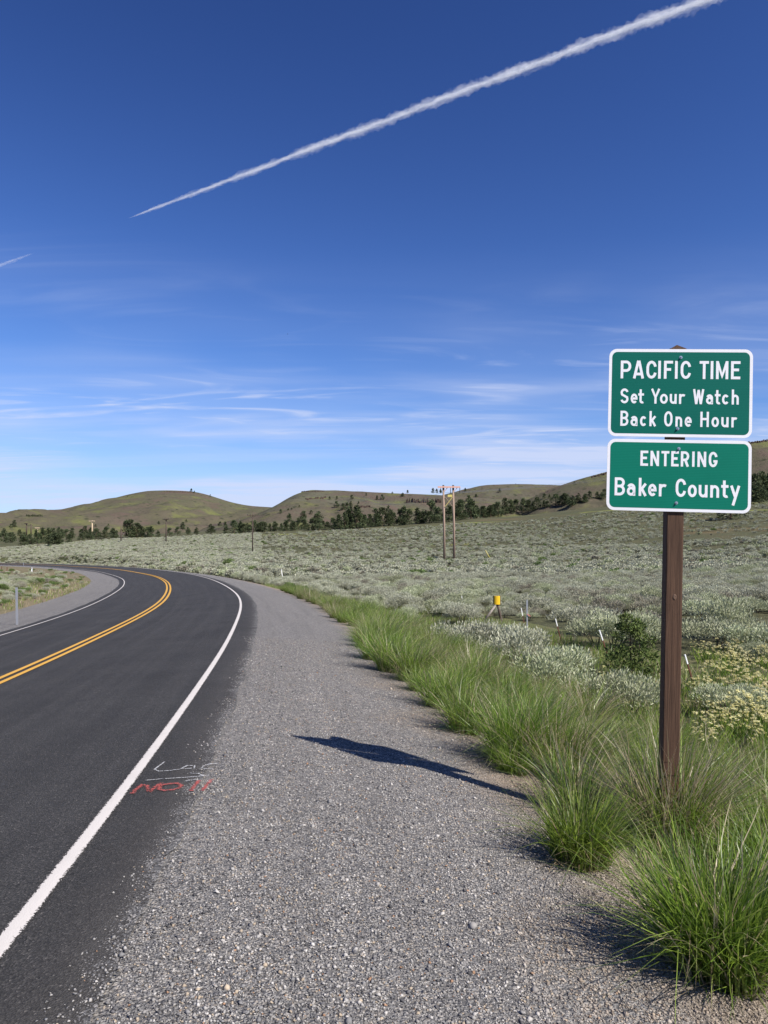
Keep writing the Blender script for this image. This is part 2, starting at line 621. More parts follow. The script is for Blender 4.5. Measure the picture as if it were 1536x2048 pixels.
MAT = dict(
    asphalt=m_asphalt(), gravel=m_gravel(), soil=m_soil(), bank=m_bank(), field=m_field(),
    hill_a=m_hill('hill_grass', (0.104, 0.084, 0.066), (0.098, 0.088, 0.058), (0.090, 0.094, 0.052), 0.8),
    hill_b=m_hill('mesa_grass', (0.104, 0.078, 0.063), (0.100, 0.088, 0.062), (0.108, 0.110, 0.076), 1.2),
    white=m_paint('white_line_paint', (0.575, 0.535, 0.495), 0.7),
    yellow=m_paint('yellow_line_paint', (0.60, 0.33, 0.055), 0.32),
    red_spray=m_spray('red_spray_paint', (0.40, 0.095, 0.082), 0.46),
    white_spray=m_spray('white_spray_paint', (0.5, 0.5, 0.5), 0.47),
    post=m_wood('brown_stained_wood', (0.050, 0.027, 0.017), (0.128, 0.071, 0.044)),
    pole_tan=m_wood('tan_pole_wood', (0.25, 0.175, 0.13), (0.41, 0.30, 0.23), 0.3),
    pole_dark=m_wood('dark_pole_wood', (0.055, 0.040, 0.032), (0.13, 0.095, 0.075), 0.3),
    pole_pale=m_wood('pale_pole_wood', (0.55, 0.42, 0.27), (0.68, 0.54, 0.36), 0.3),
    grey_wood=m_wood('weathered_grey_wood', (0.20, 0.17, 0.15), (0.38, 0.33, 0.29), 0.5),
    steel=simple('galvanised_steel', (0.42, 0.43, 0.45), 0.5, 0.5, 0.55),
    bolt=simple('bolt_steel', (0.55, 0.56, 0.58), 0.35, 0.5, 0.9),
    dark_metal=simple('dark_hardware', (0.05, 0.05, 0.055), 0.5, 0.4, 0.3),
    rust=simple('rusty_steel', (0.16, 0.075, 0.05), 0.85, 0.2, 0.2),
    white_plain=simple('white_post_paint', (0.78, 0.78, 0.76), 0.6),
    yellow_plain=simple('yellow_plastic', (0.75, 0.45, 0.02), 0.45),
    yellow_guard=simple('pale_yellow_plastic', (0.62, 0.52, 0.16), 0.5),
    pink=simple('pink_ribbon', (0.80, 0.22, 0.24), 0.6),
    orange=simple('orange_crossarm', (0.72, 0.40, 0.30), 0.7),
    rock=simple('basalt_rock', (0.075, 0.052, 0.042), 0.95, 0.1, 0, 0.45, 0.6, 0.8),
    bark=simple('tree_bark', (0.11, 0.075, 0.05), 0.95, 0.1, 0, 0.3, 6, 0.6),
    wire=simple('power_line_wire', (0.22, 0.22, 0.23), 0.5, 0.4, 0.6),
    bird=simple('dark_feathers', (0.02, 0.02, 0.02), 0.8),
)

# ------------------------------------------------------------------ road line in plan
# right-hand white edge line of the road, metres ahead of and left of the camera
_pts = np.array([(0.9, -30), (-0.55, -12), (-1.22, -2), (-1.66, 3.51), (-1.77, 4.58), (-2.11, 7.5), (-2.41, 9.92), (-3.09, 15.11),
                 (-3.51, 17.86), (-4.13, 21.86), (-5.21, 28.17), (-6.47, 34.37), (-7.97, 40.67), (-10.8, 51.36),
                 (-15.34, 66.69), (-22.32, 86.93), (-31.26, 108.84), (-45.18, 140.12), (-65.23, 178.02),
                 (-106.47, 246.32), (-150.96, 303.05), (-205, 362), (-290, 440)], float)


def catmull(P, n=24):
    out = []
    P = np.vstack([2 * P[0] - P[1], P, 2 * P[-1] - P[-2]])
    for i in range(1, len(P) - 2):
        p0, p1, p2, p3 = P[i - 1:i + 3]
        d1 = np.linalg.norm(p1 - p0) ** .5
        d2 = np.linalg.norm(p2 - p1) ** .5
        d3 = np.linalg.norm(p3 - p2) ** .5
        m1 = (p2 - p1) + d2 * ((p1 - p0) / d1 - (p2 - p0) / (d1 + d2))
        m2 = (p2 - p1) + d2 * ((p3 - p2) / d3 - (p3 - p1) / (d2 + d3))
        for t in np.linspace(0, 1, n, endpoint=False):
            out.append((2 * t ** 3 - 3 * t ** 2 + 1) * p1 + (t ** 3 - 2 * t ** 2 + t) * m1 + (-2 * t ** 3 + 3 * t ** 2) * p2 + (t ** 3 - t ** 2) * m2)
    out.append(P[-2])
    return np.array(out)


_c = catmull(_pts)
_sl = np.r_[0, np.cumsum(np.hypot(*np.diff(_c, axis=0).T))]
S_TOT = _sl[-1]
_sg = np.arange(0, S_TOT, 0.5)
_cx = np.interp(_sg, _sl, _c[:, 0])
_cy = np.interp(_sg, _sl, _c[:, 1])
for _ in range(40):           # fair the curve: windows widen away from the camera
    ax = _cx.copy()
    ay = _cy.copy()
    k = 1
    _cx[k:-k] = .25 * ax[:-2 * k] + .5 * ax[k:-k] + .25 * ax[2 * k:]
    _cy[k:-k] = .25 * ay[:-2 * k] + .5 * ay[k:-k] + .25 * ay[2 * k:]
S0 = _sg[np.argmin(np.abs(_cy - 0))]
_sg = _sg - S0                 # s = 0 beside the camera
_tx = np.gradient(_cx)
_ty = np.gradient(_cy)
_tl = np.hypot(_tx, _ty)
_tx /= _tl
_ty /= _tl


def road_xy(s, d):
    """point at station s, offset d to the right of the white edge line"""
    x = np.interp(s, _sg, _cx)
    y = np.interp(s, _sg, _cy)
    tx = np.interp(s, _sg, _tx)
    ty = np.interp(s, _sg, _ty)
    return x + ty * d, y - tx * d


def road_sd(x, y):
    x = np.atleast_1d(np.asarray(x, float))
    y = np.atleast_1d(np.asarray(y, float))
    S = np.empty(len(x))
    D = np.empty(len(x))
    for a in range(0, len(x), 4000):
        xs = x[a:a + 4000]
        ys = y[a:a + 4000]
        dd = (xs[:, None] - _cx[None, ::2]) ** 2 + (ys[:, None] - _cy[None, ::2]) ** 2
        i = np.argmin(dd, 1) * 2
        ex = xs - _cx[i]
        ey = ys - _cy[i]
        S[a:a + 4000] = _sg[i] + ex * _tx[i] + ey * _ty[i]
        D[a:a + 4000] = ex * _ty[i] - ey * _tx[i]
    return S, D


LW = 3.393
BANK = 0.075


def road_z(s):
    y = np.interp(s, _sg, _cy)
    return -0.02413 * np.clip(y, -40, 330)


def profile(s, d):
    """height of the road corridor"""
    z = road_z(s)
    d = np.asarray(d, float)
    dr = np.clip(d, 0, None)
    a = np.clip(dr - 0.55, 0, 1.25)
    b = np.clip(dr - 1.8, 0, 1.4)
    c = np.clip(dr - 3.2, 0, 3.8)
    right = -0.01 * np.minimum(dr, .55) - (0.02 * a + 0.04 * a * a) - 0.12 * b - 0.22 * c
    dl = np.clip(-d, 0, None)
    left = -BANK * np.minimum(dl, 7.2) - 0.05 * np.clip(dl - 7.2, 0, 2.4)
    bank = np.interp(s, [30, 60, 90, 130], [1.05, .65, .35, .0]) * sstep(9.6, 13.2, dl) * (0.85 + 0.5 * (vnoise(np.asarray(s) * .11, dl * .2) - .5))
    return z + right + left + bank


# ------------------------------------------------------------------ natural terrain
_tc = np.array([-600, 0, 250, 500, 768, 1000, 1250, 1536, 2200], float)
_td = np.array([4, 30, 60, 100, 190, 225, 300, 400, 500, 650, 900, 6000], float)
_ty_img = np.array([
    # 4     30    60    100   190   225   300   400   500
    [2100, 1200, 1158, 1148, 1141, 1138, 1127, 1100, 1084],
    [2100, 1200, 1158, 1148, 1141, 1138, 1127, 1102, 1087],
    [2100, 1260, 1192, 1160, 1124, 1114, 1097, 1083, 1074],
    [2100, 1256, 1187, 1154, 1117, 1109, 1092, 1072, 1060],
    [2100, 1250, 1183, 1152, 1120, 1110, 1090, 1063, 1049],
    [2100, 1249, 1183, 1150, 1118, 1107, 1083, 1052, 1034],
    [2100, 1248, 1180, 1145, 1105, 1092, 1062, 1030, 1011],
    [2100, 1246, 1175, 1136, 1086, 1072, 1043, 1014, 998],
    [2100, 1246, 1172, 1128, 1076, 1060, 1030, 1000, 980]], float)
_tz = (HOR - _ty_img) / FPX * _td[None, :9] + EYE
_tz = np.concatenate([_tz, _tz[:, -1:] + 2, _tz[:, -1:] + 4, _tz[:, -1:] * 0 + 2], 1)


def natural(x, y):
    x = np.asarray(x, float)
    y = np.asarray(y, float)
    r = np.hypot(x, y)
    ye = np.maximum(y, r * 0.55)
    ye = np.maximum(ye, 4.01)
    col = np.clip(768 + FPX * x / ye, -590, 2190)
    ci = np.clip(np.searchsorted(_tc, col) - 1, 0, len(_tc) - 2)
    fc = (col - _tc[ci]) / (_tc[ci + 1] - _tc[ci])
    fc = fc * fc * (3 - 2 * fc) * .5 + fc * .5
    di = np.clip(np.searchsorted(_td, ye) - 1, 0, len(_td) - 2)
    fd = np.clip((ye - _td[di]) / (_td[di + 1] - _td[di]), 0, 1)
    z = (_tz[ci, di] * (1 - fd) + _tz[ci, di + 1] * fd) * (1 - fc) + (_tz[ci + 1, di] * (1 - fd) + _tz[ci + 1, di + 1] * fd) * fc
    amp = np.clip(ye / 200, 0.04, 1.0)
    return z + amp * 0.9 * fbm(x * .025, y * .025, 3)


def ground(x, y):
    S, D = road_sd(x, y)
    p = profile(S, D)
    n = natural(x, y)
    w = np.maximum(sstep(6.5, 11.5, D), sstep(13.0, 20.5, -D))
    w = np.where((S < _sg[0] + 5) | (S > _sg[-1] - 5), 1.0, w)
    return p * (1 - w) + n * w


# hills ----------------------------------------------------------------
class Hill:
    def __init__(self, prof, D, front, back, pw, seed, amp, base=-6, slopes=None):
        pr = np.array(prof, float)
        self.X = (pr[:, 0] - 768) / FPX * D
        self.Z = (HOR - pr[:, 1]) / FPX * D + EYE
        self.D, self.f, self.b, self.pw, self.seed, self.amp, self.base = D, front, back, pw, seed, amp, base

    def h(self, x, y):
        x = np.asarray(x, float)
        y = np.asarray(y, float)
        crest = 0
        for k in (-30, -15, 0, 15, 30):
            crest = crest + np.interp(x + k * self.D / 1000 * .5, self.X, self.Z) / 5
        wob = 30 * (fbm(x * .006 + self.seed, y * 0 + self.seed, 3))
        t = (y - (self.D + wob))
        u = np.where(t < 0, -t / self.f, t / self.b)
        sh = np.clip(1 - u, -0.2, 1)
        S = np.where(sh > 0, np.abs(sh) ** self.pw, sh)
        n = self.amp * fbm(x * .012 + self.seed * 3, y * .012, 4) * np.clip(u * 3, 0, 1)
        g = self.amp * 0.8 * (np.abs(fbm(x * .02 + self.seed, y * .004, 3))) * np.clip(u * 4, 0, 1)
        z = self.base + (crest - self.base) * S + n - g
        return np.where(u > 1.15, -60.0, z)


H_LEFT = Hill([(-900, 1044), (-500, 1040), (-200, 1040), (0, 1037), (50, 1032), (100, 1031), (140, 1021), (190, 1006), (250, 990), (285, 983), (310, 980.5), (380, 981),
               (410, 986), (440, 997), (480, 1010), (530, 1014), (600, 1018), (800, 1030), (1100, 1060)], 1500, 900, 700, 1.25, 1.3, 17)
H_MESA = Hill([(250, 1085), (330, 1066), (400, 1055), (470, 1040), (510, 1030), (540, 1019), (560, 1008), (585, 991), (600, 982), (612, 979), (700, 980.5), (780, 985),
               (850, 987.5), (905, 990), (950, 993), (1010, 997), (1100, 1003), (1200, 1012), (1350, 1030), (1500, 1060)], 980, 430, 500, 1.15, 5.1, 12)
H_MID = Hill([(700, 1040), (820, 1010), (880, 992), (920, 980), (960, 971), (1000, 967.5), (1050, 967), (1090, 969), (1140, 972), (1250, 980), (1500, 1010)], 1400, 500, 600, 1.2, 7.7, 16)
H_RIGHT = Hill([(1000, 1030), (1050, 1003), (1085, 985), (1110, 974), (1140, 963), (1180, 951), (1220, 941), (1300, 922), (1400, 902), (1490, 885), (1540, 879), (1700, 868), (2100, 850), (2600, 845)], 900, 420, 600, 1.2, 9.2, 15)
HILLS = [('hill', H_LEFT, MAT['hill_a'], -900, 1100), ('mesa', H_MESA, MAT['hill_b'], 250, 1500),
         ('hill', H_MID, MAT['hill_b'], 700, 1500), ('hill', H_RIGHT, MAT['hill_a'], 1000, 2600)]


def surface(x, y):
    z = ground(x, y)
    for _, H, _, _, _ in HILLS:
        z = np.maximum(z, H.h(x, y))
    return z


def ray(px, py):
    x = (px - 768) / FPX
    y = -(py - 1024) / FPX
    c, s = math.cos(PITCH), math.sin(PITCH)
    return np.array([x, c - s * y, s + c * y])


def at(px, py, tmin=1.5, tmax=3000):
    """where the line of sight through photo pixel (px, py) meets the ground"""
    d = ray(px, py)
    t = np.geomspace(tmin, tmax, 900)
    P = d[None] * t[:, None] + np.array([0, 0, EYE])
    s = P[:, 2] - surface(P[:, 0], P[:, 1])
    i = int(np.argmax(s < 0))
    if i == 0:
        i = int(np.argmin(np.abs(s)))
        return Vector(P[i])
    a = s[i - 1] / (s[i - 1] - s[i])
    return Vector(P[i - 1] * (1 - a) + P[i] * a)


def gz(x, y):
    return float(ground([x], [y])[0])


# ------------------------------------------------------------------ ground meshes
def grid_faces(nu, nv):
    i = np.arange(nu - 1)[:, None] * nv + np.arange(nv - 1)[None]
    return np.stack([i, i + nv, i + nv + 1, i + 1], -1).reshape(-1, 4)


# field sheet: rings round the camera out past the horizon
ang = np.radians(np.r_[np.arange(-180, -36, 3.0), np.arange(-36, 36, 0.35), np.arange(36, 180.1, 3.0)])
rad = np.r_[0.5, np.geomspace(3, 700, 190), np.geomspace(740, 30000, 30)]
A, Rr = np.meshgrid(ang, rad, indexing='ij')
gx = (np.sin(A) * Rr).ravel()
gy = (np.cos(A) * Rr).ravel()
S, D = road_sd(gx, gy)
gzv = natural(gx, gy)
cut = (1 - np.maximum(sstep(9.0, 11.8, D), sstep(18.0, 20.8, -D))) * ((S > _sg[0] + 3) & (S < _sg[-1] - 3))
gzv = gzv * (1 - cut) + (np.minimum(gzv, profile(S, D)) - 1.0) * cut
F = grid_faces(len(ang), len(rad))[:, ::-1]
o = mobj('ground', mesh_np('ground', np.stack([gx, gy, gzv], 1), F, [MAT['field']], True))
tag(o, kind='structure')

# the corridor: strips along the road
s_st = np.r_[np.arange(_sg[0] + 1, -4, 1.0), np.arange(-4, 14, 0.12), np.arange(14, 40, 0.4), np.arange(40, 120, 1.0), np.arange(120, _sg[-1] - 2, 2.0)]


def edge_jit(s):
    return 0.05 * fbm(s * 0.9, s * 0 + 3, 3) + 0.03 * fbm(s * 6.0, s * 0 + 9, 3)


def strip(name, ds, mat, lift=0.0, left_jit=False, right_jit=False, ends=None):
    ds = np.asarray(ds, float)
    Sg, Dg = np.meshgrid(s_st, ds, indexing='ij')
    if left_jit:
        Dg[:, 0] += edge_jit(s_st)
    if right_jit:
        Dg[:, -1] += edge_jit(s_st)
    x, y = road_xy(Sg.ravel(), Dg.ravel())
    if abs(ds).max() > 8:
        z = ground(x, y)
        if ends:
            z = z - sstep(ends[0], ends[1], np.abs(Dg.ravel())) * 0.6
    else:
        z = profile(Sg.ravel(), Dg.ravel())
    z = z + lift
    F = grid_faces(len(s_st), len(ds))[:, ::-1]
    return mobj(name, mesh_np(name, np.stack([x, y, z], 1), F[:, ::-1] if ds[0] > ds[-1] else F, [mat], True,
                              attrs={'d': Dg.ravel(), 's': Sg.ravel()}))


tag(strip('road', np.r_[-7.25, np.arange(-6.8, 0.3, 0.4), 0.35, 0.56], MAT['asphalt'], 0.012, True, True), kind='structure')
tag(strip('gravel_shoulder', np.r_[0.3, 0.5, np.arange(0.7, 3.8, 0.2)], MAT['gravel']), kind='structure')
tag(strip('gravel_shoulder', np.r_[-10.0, -9.4, -8.8, -8.2, -7.6, -7.0], MAT['gravel']), kind='structure')
tag(strip('roadside_verge', np.r_[3.70, 4.1, 4.6, 5.2, 6.0, 7.0, 8.0, 9.5, 10.6, 11.6, 12.2, 12.8, 13.6], MAT['soil'], -0.003, ends=(11.6, 13.0)), kind='structure')
tag(strip('roadside_bank', np.r_[-23, -22, -21.2, -20.4, -19.2, -18, -16, -15, -14, -13.2, -12.5, -11.8, -11.2, -10.6, -9.95], MAT['bank'], -0.003, ends=(20.5, 22.2)), kind='structure')


def stripe(name, d0, d1, mat):
    sA = s_st[(s_st > -6) & (s_st < 345)]
    ds = np.array([d0, d0 * .75 + d1 * .25, (d0 + d1) / 2, d0 * .25 + d1 * .75, d1])
    Sg, Dg = np.meshgrid(sA, ds, indexing='ij')
    e = np.tile(np.array([1, .35, 0, .35, 1.0]), len(sA))
    x, y = road_xy(Sg.ravel(), Dg.ravel())
    z = profile(Sg.ravel(), Dg.ravel()) + 0.012 + 0.005 + np.clip(Sg.ravel() / 3000, 0, .05)
    F = grid_faces(len(sA), 5)[:, ::-1]
    o = mobj(name, mesh_np(name, np.stack([x, y, z], 1), F, [mat], True, attrs={'e': e}))
    return tag(o, kind='structure')


stripe('white_edge_line', -0.06, 0.06, MAT['white'])
stripe('white_edge_line', -2 * LW - 0.055, -2 * LW + 0.055, MAT['white'])
stripe('yellow_centre_line', -LW - 0.165, -LW - 0.055, MAT['yellow'])
stripe('yellow_centre_line', -LW + 0.055, -LW + 0.165, MAT['yellow'])

# hills
for nm, H, mt, p0, p1 in HILLS:
    xs = np.linspace((p0 - 768) / FPX * H.D, (p1 - 768) / FPX * H.D, 260)
    ys = np.r_[np.linspace(H.D - H.f * 1.12, H.D + 40, 90), np.linspace(H.D + 55, H.D + H.b * 1.1, 20)]
    X, Y = np.meshgrid(xs, ys, indexing='ij')
    Z = np.maximum(H.h(X.ravel(), Y.ravel()), -25)
    F = grid_faces(len(xs), len(ys))
    o = mobj(nm, mesh_np(nm, np.stack([X.ravel(), Y.ravel(), Z], 1), F, [mt], True))
    tag(o, kind='structure')


# ------------------------------------------------------------------ lettering
def ell(cx, cy, rx, ry, a0, a1, n=14):
    return [(cx + rx * math.cos(math.radians(a0 + (a1 - a0) * i / n)), cy + ry * math.sin(math.radians(a0 + (a1 - a0) * i / n))) for i in range(n + 1)]


def glyph(ch, x0, x1, H, w, X=0.66):
    """centre lines of the strokes of a highway-sign letter; H cap height, X x-height share"""
    h = w / 2
    l, r, m = x0 + h, x1 - h, (x0 + x1) / 2
    t, b = H - h, h
    rx = (r - l) / 2
    xh = H * X
    xt = xh - h
    if ch == 'I':
        return [[(m, 0), (m, H)]]
    if ch == 'P':
        y = .44 * H
        q = (t - y) / 2
        return [[(l, 0), (l, H)], [(l, t), (r - q * .85, t)] + ell(r - q * .85, y + q, q * .85, q, 90, -90) + [(l, y)]]
    if ch == 'R':
        y = .44 * H
        q = (t - y) / 2
        return [[(l, 0), (l, H)], [(l, t), (r - q * .85, t)] + ell(r - q * .85, y + q, q * .85, q, 90, -90) + [(l, y)], [(m + w * .1, y), (r, 0)]]
    if ch == 'B':
        y = .52 * H
        q = (t - y) / 2
        p = (y - b) / 2
        return [[(l, 0), (l, H)], [(l, t), (r - q - w * .1, t)] + ell(r - q - w * .1, y + q, q, q, 90, -90) + [(l, y)],
                [(l, y), (r - p, y)] + ell(r - p, b + p, p, p, 90, -90) + [(l, b)]]
    if ch == 'A':
        k = (x1 - x0) * .0
        return [[(l, 0), (m - w * .12, H)], [(r, 0), (m + w * .12, H)], [(l + rx * .36, .25 * H), (r - rx * .36, .25 * H)]]
    if ch in 'CG':
        ry = .32 * H
        p = ell(m, t - ry, rx, ry, 12, 180) + ell(m, b + ry, rx, ry, 180, 348)
        if ch == 'G':
            p = ell(m, t - ry, rx, ry, 12, 180) + ell(m, b + ry, rx, ry, 180, 360) + [(r, .46 * H)]
            return [p, [(m + w * .1, .46 * H - h), (r + h, .46 * H - h)]]
        return [p]
    if ch == 'O':
        ry = .34 * H
        return [ell(m, t - ry, rx, ry, 0, 180) + ell(m, b + ry, rx, ry, 180, 360) + [(r, t - ry)]]
    if ch == 'F':
        return [[(l, 0), (l, H)], [(l, t), (x1, t)], [(l, .52 * H), (x1 - w * .7, .52 * H)]]
    if ch == 'E':
        return [[(l, 0), (l, H)], [(l, t), (x1, t)], [(l, .52 * H), (x1 - w * .5, .52 * H)], [(l, b), (x1, b)]]
    if ch == 'T':
        return [[(x0, t), (x1, t)], [(m, 0), (m, H)]]
    if ch == 'H':
        return [[(l, 0), (l, H)], [(r, 0), (r, H)], [(l, .52 * H), (r, .52 * H)]]
    if ch == 'N':
        return [[(l, 0), (l, H)], [(r, 0), (r, H)], [(l, H - h * .4), (r, h * .4)]]
    if ch == 'M':
        return [[(l, 0), (l, H)], [(r, 0), (r, H)], [(l, H - h * .4), (m, .18 * H), (r, H - h * .4)]]
    if ch == 'W':
        q = (r - l) / 4
        return [[(l, H), (l + q, 0)], [(l + q, 0), (m, H * .95)], [(m, H * .95), (r - q, 0)], [(r - q, 0), (r, H)]]
    if ch == 'Y':
        return [[(l, H), (m, .42 * H), (r, H)], [(m, 0), (m, .46 * H)]]
    if ch == 'S':
        q = (t - H * .53) / 1.0
        ry = (t - b) / 4
        c1, c2 = t - ry, b + ry
        return [ell(m, c1, rx, ry, 15, 180) + [(l + rx * .12, c1 - ry * .55)] + [(m, (c1 + c2) / 2)] + [(r - rx * .12, c2 + ry * .55)] + ell(m, c2, rx, ry, 0, -165)]
    # lower case
    if ch == 'o':
        ry = (xt - b) / 2
        return [ell(m, b + ry, rx, ry, 0, 360, 30)]
    if ch == 'c':
        ry = (xt - b) / 2
        return [ell(m, b + ry, rx, ry, 38, 322, 26)]
    if ch == 'e':
        ry = (xt - b) / 2
        c = b + ry
        return [[(l, c), (r, c)] + ell(m, c, rx, ry, 0, 318, 28)]
    if ch == 'a':
        ry = xt * .30
        p = xh * .31
        return [ell(m, xt - ry, rx, ry, 155, 0, 14) + [(r, 0)], ell(m, b + p * .85, rx, p * .85, 20, 340, 24) + [(r, b + p * .3)]]
    if ch == 'u':
        ry = .3 * xh
        return [[(l, xh)] + ell(m, b + ry, rx, ry, 180, 360, 14), [(r, 0), (r, xh)]]
    if ch == 'n':
        ry = .3 * xh
        return [[(l, 0), (l, xh)], ell(m, xt - ry, rx, ry, 180, 0, 14) + [(r, 0)]]
    if ch == 'h':
        ry = .3 * xh
        return [[(l, 0), (l, H)], ell(m, xt - ry, rx, ry, 180, 0, 14) + [(r, 0)]]
    if ch == 'r':
        ry = .3 * xh
        return [[(l, 0), (l, xh)], ell(l + (r - l) * .75, xt - ry, (r - l) * .75, ry, 180, 55, 10)]
    if ch == 't':
        k = x0 + (x1 - x0) * .42
        return [[(k, H * .95), (k, b + w * .7)] + ell(k + w * .75, b + w * .7, w * .75, w * .7, 180, 310, 8), [(x0, xh - h * .7), (x1, xh - h * .7)]]
    if ch == 'k':
        return [[(l, 0), (l, H)], [(l, .28 * H), (r, xh)], [(l + rx * .55, .42 * H), (r, 0)]]
    if ch == 'y':
        return [[(l, xh), (m + w * .15, 0.02 * H)], [(r, xh), (m - w * .75, -.40 * H)]]
    raise KeyError(ch)


def ribbon(pts, w):
    """flat band of width w along a polyline; returns left and right rows"""
    P = [Vector((p[0], p[1])) for p in pts]
    Q = [P[0]]
    for p in P[1:]:
        if (p - Q[-1]).length > 1e-6:
            Q.append(p)
    L_, Rr_ = [], []
    for i, p in enumerate(Q):
        d0 = (Q[i] - Q[i - 1]).normalized() if i > 0 else (Q[1] - Q[0]).normalized()
        d1 = (Q[i + 1] - Q[i]).normalized() if i < len(Q) - 1 else d0
        if i == 0:
            d0 = d1
        n0 = Vector((-d0.y, d0.x))
        n1 = Vector((-d1.y, d1.x))
        n = (n0 + n1)
        n = n.normalized() if n.length > 1e-4 else n0
        k = 1 / max(.45, n.dot(n0))
        L_.append(p + n * (w / 2 * k))
        Rr_.append(p - n * (w / 2 * k))
    return L_, Rr_


def sign_mat(name, c, rib_glint=0.12):
    t = NT(name)
    v = t.coord()
    n = t.noise(v, 3, 5, 0.6)
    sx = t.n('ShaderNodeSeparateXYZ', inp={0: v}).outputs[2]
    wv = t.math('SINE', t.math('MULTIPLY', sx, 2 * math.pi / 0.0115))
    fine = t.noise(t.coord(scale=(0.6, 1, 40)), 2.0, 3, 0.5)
    col = t.mix(t.mrange(wv, 0.5, 1.0, 0, rib_glint), c, [min(1, x * 1.8 + .02) for x in c])  # paler bands: glints along the sheeting ribs, painted into the colour
    col = t.mix(t.mrange(n, 0.4, 0.75, 0, 0.25), col, [x * 0.8 for x in c])
    col = t.mix(t.mrange(fine, 0.5, 0.8, 0, 0.2), col, [x * 1.25 for x in c])
    return t.done(t.bsdf(col, 0.42, t.bump(wv, 0.03, 0.002), 0.22))


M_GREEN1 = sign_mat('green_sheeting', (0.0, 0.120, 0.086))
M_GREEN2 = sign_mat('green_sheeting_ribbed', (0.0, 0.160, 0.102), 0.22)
M_WHITE = sign_mat('white_sheeting', (0.83, 0.82, 0.84), 0.0)
M_ALU = simple('sign_aluminium', (0.25, 0.25, 0.25), 0.5, 0.5, 0.6)

SIGN_Y = 5.63
SIGN_YAW = R_(-6.0)          # right edge turned a little towards the road
UNIT = 0.2318 * SIGN_Y / FPX  # metres per unit of the lettering layout

# post axis in the photo: (1357, 690) at the top, (1347, 1520) low down
px_mid = 1335.5
sx0 = (px_mid - 768) / FPX * SIGN_Y
base_xy = (sx0 - 0.035, SIGN_Y)
base_z = gz(*base_xy)
sign = empty('road_sign', (base_xy[0], base_xy[1], base_z), (0, R_(1.75), SIGN_YAW))
tag(sign, 'green and white double time zone and county sign on brown wooden post', 'road sign')
Ltop = (EYE + (HOR - 698) / FPX * SIGN_Y) - base_z     # post shoulder height above ground
PW = 0.118
# post, buried a little, with a sloped cut top
mb = MB()
h = PW / 2
bev = 0.006


def ring(zv, hx):
    return [(-hx + bev, -hx, zv), (hx - bev, -hx, zv), (hx, -hx + bev, zv), (hx, hx - bev, zv), (hx - bev, hx, zv), (-hx + bev, hx, zv), (-hx, hx - bev, zv), (-hx, -hx + bev, zv)]


zs = [-0.35] + [Ltop * k / 24 for k in range(25)]
vs = []
for i, zv in enumerate(zs):
    vs += ring(zv, h)
apex = (-0.012, 0.0, Ltop + 0.034)
fs = []
for i in range(len(zs) - 1):
    for k in range(8):
        k2 = (k + 1) % 8
        fs.append((i * 8 + k, i * 8 + k2, (i + 1) * 8 + k2, (i + 1) * 8 + k))
n0 = (len(zs) - 1) * 8
# hipped top: a short ridge running back
vs += [(-0.010, -h + .004, Ltop + 0.026), (-0.010, h - .004, Ltop + 0.026)]
ra, rb = len(vs) - 2, len(vs) - 1
fs += [(n0 + 0, n0 + 1, ra), (n0 + 1, n0 + 2, n0 + 3, n0 + 4, rb, ra), (n0 + 4, n0 + 5, rb), (n0 + 5, n0 + 6, n0 + 7, n0 + 0, ra, rb)]
mb.add(vs, fs)
post = mb.build('post', MAT['post'], sign)
# knot in the front face
mb = MB()
kz = EYE + (HOR - 1192) / FPX * SIGN_Y - base_z
K = 14
ringo = [(0.004 + 0.013 * math.cos(a), -h - .0015, kz + 0.021 * math.sin(a)) for a in [2 * math.pi * k / K for k in range(K)]]
ringi = [(0.004 + 0.009 * math.cos(a), -h - .0045, kz + 0.015 * math.sin(a)) for a in [2 * math.pi * k / K for k in range(K)]]
vs = ringo + ringi + [(0.004, -h - .003, kz)]
fs = [(k, (k + 1) % K, K + (k + 1) % K, K + k) for k in range(K)] + [(K + k, K + (k + 1) % K, 2 * K) for k in range(K)]
mb.add(vs, fs)
mb.build('knot', simple('wood_knot', (0.16, 0.10, 0.07), 0.8, 0.2, 0, 0.5, 60, 0.5), post)


def rrect(w, hh, r, n=7):
    out = []
    for cx, cy, a in ((w - r, hh - r, 0), (r, hh - r, 90), (r, r, 180), (w - r, r, 270)):
        out += ell(cx, cy, r, r, a, a + 90, n)
    return out


